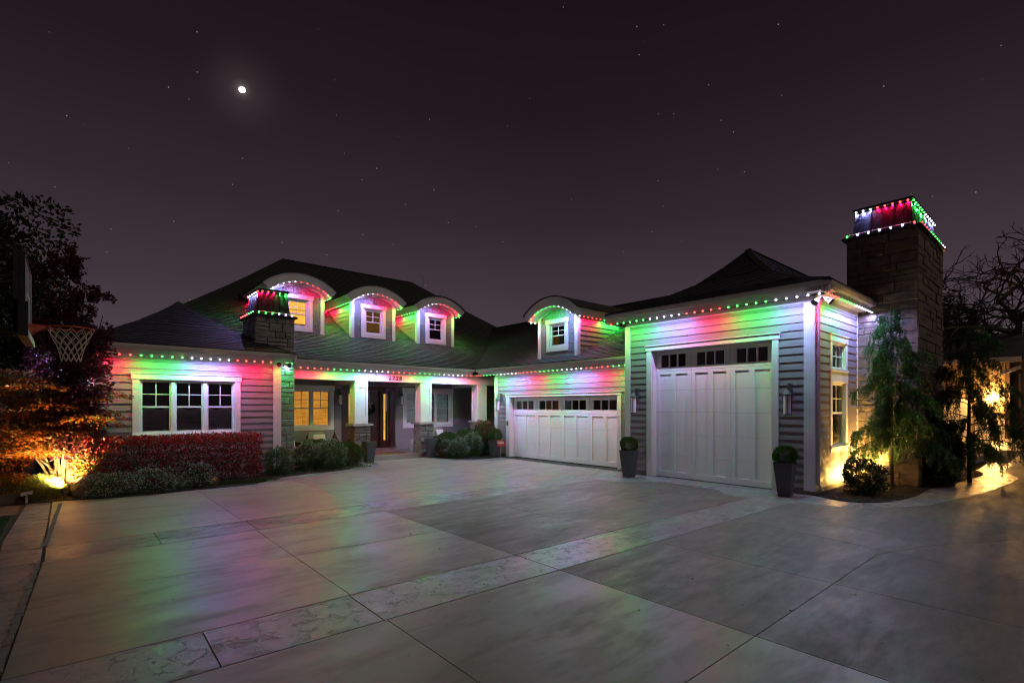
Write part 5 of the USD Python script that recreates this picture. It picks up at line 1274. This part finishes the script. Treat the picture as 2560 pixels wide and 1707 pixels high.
# wreath with a bow
wr = thing('wreath', 'dark green wreath with a pale bow on the front door', 'wreath', (9.42, 19.72, 1.98))
r = np.random.default_rng(120); a = r.uniform(0, 2 * np.pi, 1500); q = .20 + r.normal(size=1500) * .035
obj('foliage', leaf_quads(np.stack([np.cos(a) * q, r.normal(size=1500) * .025, np.sin(a) * q], 1), np.stack([-np.sin(a), r.normal(size=1500) * .5 - .3, np.cos(a)], 1), .06, .4, r), L['dark'], wr, kind='stuff')
obj('bow', cat([ball((-.06, -.06, .19), .06, 1, (1, .4, .7)), ball((.06, -.06, .19), .06, 1, (1, .4, .7)), hexa([(-.05, -.07, .0), (.0, -.07, .0), (.0, -.06, .0), (-.05, -.06, .0), (-.02, -.07, .19), (.02, -.07, .19), (.02, -.06, .19), (-.02, -.06, .19)]), hexa([(.01, -.07, -.02), (.06, -.07, -.02), (.06, -.06, -.02), (.01, -.06, -.02), (-.02, -.07, .19), (.02, -.07, .19), (.02, -.06, .19), (-.02, -.06, .19)])]), 'cushion', wr)
obj('ribbon', Wall('y', 0).box(-.015, .015, .2, .75, .02, .024), 'cushion', wr)
# porch furniture
def armchair(label, x, y, rz):
    t = thing('armchair', label, 'armchair', (x, y, .18), rz)
    fr = [box(-.40, -.30, -.38, .40, .0, .58), box(.30, .40, -.38, .40, .0, .58), box(-.30, .30, .28, .40, .0, .78), box(-.30, .30, -.38, .28, .10, .30)]
    for nm, b in zip(('arm', 'arm', 'back', 'seat_frame'), fr): obj(nm, b, 'wicker', t)
    obj('seat_cushion', rbox(-.29, .29, -.40, .22, .30, .44, .05), 'cushion', t, True)
    obj('back_cushion', rbox(-.30, .30, .10, .28, .42, .92, .06), 'cushion', t, True)
armchair('brown wicker armchair with beige cushions next to the stone column', 5.92, 18.95, 4)
armchair('brown wicker armchair with beige cushions under the bamboo blinds', 6.98, 18.95, -6)
armchair('brown wicker armchair right of the steps, half hidden by a planter', 12.35, 18.95, 8)
def pillow(label, x, y, z, rz, m, dot=None):
    t = thing('pillow', label, 'pillow', (x, y, z), rz)
    v, f = rbox(-.22, .22, -.06, .06, -.2, .2, .05, 2); v = v.copy(); k = 1 - .5 * (np.abs(v[:, 0]) / .22) ** 2 * (np.abs(v[:, 2]) / .2) ** 2; v[:, 1] *= k
    v[:, 1] += v[:, 2] * .35
    obj('cover', (v, f), m, t, True)
    if dot: obj('motif', ball((.02, -.075, 0), .03, 1, (1, .3, 1)), 'black', t)
pillow('white pillow with a dark motif on the armchair next to the stone column', 5.90, 18.80, .82, 5, 'pillow', True)
pillow('pale pillow on the armchair under the bamboo blinds', 7.0, 18.80, .82, -8, 'pillow')
pillow('white pillow on the armchair right of the steps', 12.3, 18.80, .84, 12, 'pillow', True)
tb = thing('side_table', 'small dark open side table right of the porch armchairs', 'table', (7.78, 19.1, .18))
obj('table_top', box(-.22, .22, -.22, .22, .46, .50), 'wicker', tb)
for sx in (-1, 1):
    for sy in (-1, 1): obj('leg', box(sx * .20 - .018, sx * .20 + .018, sy * .20 - .018, sy * .20 + .018, 0, .46), 'wicker', tb)
cl = thing('conical_lantern', 'cone shaped bronze lantern on the porch side table', 'lantern', (7.70, 19.1, .68))
obj('body', lathe([(0, 0), (.20, 0), (.19, .02), (.10, .16), (.035, .32), (.02, .36), (.03, .38), (.012, .42), (0, .44)], 14), 'wicker', cl, 50)
sv = thing('striped_cushion', 'black and white striped cushion leaning by the left porch pier', 'cushion', (8.02, 18.55, .42), 25)
v, f = rbox(-.05, .05, -.16, .16, -.24, .24, .04, 2); v = v.copy(); v[:, 0] += v[:, 2] * .4
obj('cover', (v, f), mat('stripes', {'tc': ('texture_coordinate', {}), 'w': ('wave_texture', {'scale': 3.2, 'bands_direction': 'diagonal', 'distortion': 1.2}), 'r': ('rgb_ramp', {'ramp': [(.45, (.02, .02, .02)), (.55, (.62, .60, .57))]}), 'p': ('principled_bsdf', {'roughness': .8})}, [('tc.object', 'w.vector'), ('w.fac', 'r.fac'), ('r.color', 'p.base_color')], 'p.BSDF'), sv, True)
st = thing('garden_stool', 'white ceramic drum stool right of the front door', 'stool', (11.0, 18.9, .18))
obj('body', lathe([(0, 0), (.14, 0), (.15, .02), (.185, .14), (.195, .24), (.185, .34), (.15, .45), (.14, .47), (0, .475)], 20), 'ceramic', st, 50)
dm = obj('doormat', box(8.75, 10.35, 18.0, 18.95, .184, .20), 'mat'); tag(dm, 'reddish brown door mat on the porch floor', 'door mat')
# red yard sign
ys = thing('yard_sign', 'small red security sign on a thin stake beside the garage', 'sign', (13.02, 15.52, 0), -52)
obj('stake', tube([(0, 0, -.02), (.01, 0, .32), (.02, 0, .58)], .009, 6), 'cushion', ys)
pl = obj('panel', rbox(-.155, .175, -.012, .0, .46, .72, .011), 'red', ys)
obj('printed_bars', cat([box(-.12, .14, -.017, -.013, .575, .625), box(-.09, .12, -.017, -.013, .645, .66), box(-.09, .07, -.017, -.013, .545, .556), box(-.08, .05, -.017, -.013, .505, .513)]), 'pillow', pl)
obj('orange_mark', box(.085, .15, -.017, -.013, .485, .535), mat('orange_print', {'p': ('principled_bsdf', {'base_color': (.55, .14, .01)})}, [], 'p.BSDF'), pl)

# basketball hoop at the left
hp = thing('basketball_hoop', 'basketball hoop with clear backboard and orange rim on the left', 'basketball hoop', (-.37, 8.62, 0))
obj('pole', box(-1.42, -1.28, -.07, .07, 0, 3.35), 'black', hp)
obj('arms', cat([tube([(-1.34, s * .18, 3.30), (-.04, s * .2, 3.62)], .03, 6) for s in (-1, 1)] + [tube([(-1.34, s * .18, 2.62), (-.04, s * .2, 2.98)], .03, 6) for s in (-1, 1)]), 'black', hp)
obj('brace', cat([tube([(-1.35, -.1, .8), (-.95, -.1, .02)], .03, 6), box(-1.6, -1.1, -.25, .25, -.005, .02)]), 'black', hp)
y0, y1, zb, zt = -.66, .68, 2.90, 3.80
obj('backboard', box(-.012, .0, y0 + .02, y1 - .02, zb + .02, zt - .02), mat('clear_board', {'t': ('transparent_bsdf', {'color': (.78, .82, .84)}), 'g': ('principled_bsdf', {'base_color': (.80, .85, .88), 'roughness': .2}), 'm': ('mix_closure', {'fac': .42})}, [('t.BSDF', 'm.closure1'), ('g.BSDF', 'm.closure2')], 'm.closure'), hp)  # sky sheen on the board is put in as pale diffuse colour
obj('board_frame', cat([box(-.05, .006, y0 - .03, y0 + .02, zb, zt), box(-.05, .006, y1 - .02, y1 + .02, zb, zt), box(-.05, .006, y0 + .02, y1 - .02, zt - .025, zt)]), 'black', hp)
obj('board_line', cat([box(.001, .004, -.30, -.255, 2.99, 3.42), box(.001, .004, .255, .30, 2.99, 3.42), box(.001, .004, -.255, .255, 3.375, 3.42), box(.001, .004, y0 + .02, y0 + .06, zb, zt - .03), box(.001, .004, y1 - .06, y1 - .02, zb, zt - .03)]), 'pillow', hp)
obj('edge_pad', cat([box(-.09, -.051, y0 - .06, y0 + .2, zb - .02, zt + .02), box(-.09, .03, y0 - .06, y0 - .031, zb - .05, zb + .34), box(-.06, .03, y0 - .03, y1 + .03, zb - .05, zb - .005)]), 'black', hp)
obj('pad_face', cat([box(.031, .034, y0 - .06, y1 + .03, zb - .06, zb + .02)]), 'frosted', hp)
a = np.linspace(0, 2 * np.pi, 41)
obj('rim', cat([tube(np.stack([.40 + .228 * np.cos(a), .0 + .228 * np.sin(a), np.full(41, 3.05)], 1), .0105, 8, False), hexa([(.01, -.12, 2.93), (.01, .12, 2.93), (.01, .12, 2.96), (.01, -.12, 2.96), (.0, -.10, 3.06), (.20, -.05, 3.055), (.20, .05, 3.055), (.0, .10, 3.06)]), hexa([(.0, -.11, 2.94), (.19, -.05, 3.03), (.19, .05, 3.03), (.0, .11, 2.94), (.0, -.11, 3.06), (.19, -.05, 3.06), (.19, .05, 3.06), (.0, .11, 3.06)])]), 'rim', hp, 40)
net = []
lev = [(3.035, .226), (2.97, .205), (2.90, .175), (2.83, .145), (2.76, .122), (2.69, .108), (2.63, .10)]
for k in range(12):
    for sg in (-1, 1):
        pts = []
        for i, (z, q) in enumerate(lev):
            th = (k + (.5 * i * sg if i else 0)) * 2 * np.pi / 12
            pts.append((.40 + q * math.cos(th), q * math.sin(th), z))
        net.append(tube(pts, .0055, 4, False))
obj('net', cat(net), 'net', hp)

# moon
mp = EYE + MOON * 900 / (MOON @ FW) * .62
rad = 8.0 / FOC * ((mp - EYE) @ FW)
sd = -MOON * .45 + np.array([.30, 0, -1.0]) * .75; sd /= np.linalg.norm(sd)
mm = mat('moon_surface', {'geo': ('geometry', {}), 'd': ('vector_math', {'math_type': 'dot_product', 'vector2': tuple(sd)}), 'r': ('rgb_ramp', {'ramp': [(0, (.13, .115, .14)), (.40, (.16, .14, .165)), (.47, (.95, .82, .70)), (.6, (2.2, 2.0, 1.7)), (1, (2.6, 2.4, 2.1))]}), 'mr': ('map_range', {'from_min': -1.0, 'from_max': 1.0}), 'e': ('emission', {'strength': 1.0})},
         [('geo.normal', 'd.vector1'), ('d.value', 'mr.value'), ('mr.result', 'r.fac'), ('r.color', 'e.color')], 'e.emission')
tag(obj('moon', ball(mp, rad, 3), mm, None, True), 'bright gibbous moon in the dark sky, upper left', 'moon')

# bits of leaf and grit on the driveway
r = np.random.default_rng(130); n = 260
P = np.stack([r.uniform(-.2, 13, n), r.uniform(-1, 14.5, n) * r.random(n) ** .35, np.full(n, .003)], 1)
tag(obj('leaf_litter', leaf_quads(P, unit(n, r) * [1, 1, .1], r.uniform(.012, .035, n), .6, r, np.tile([0, 0, 1.], (n, 1))), L['dark']), 'dark bits of leaf scattered over the driveway', 'leaves', kind='stuff')
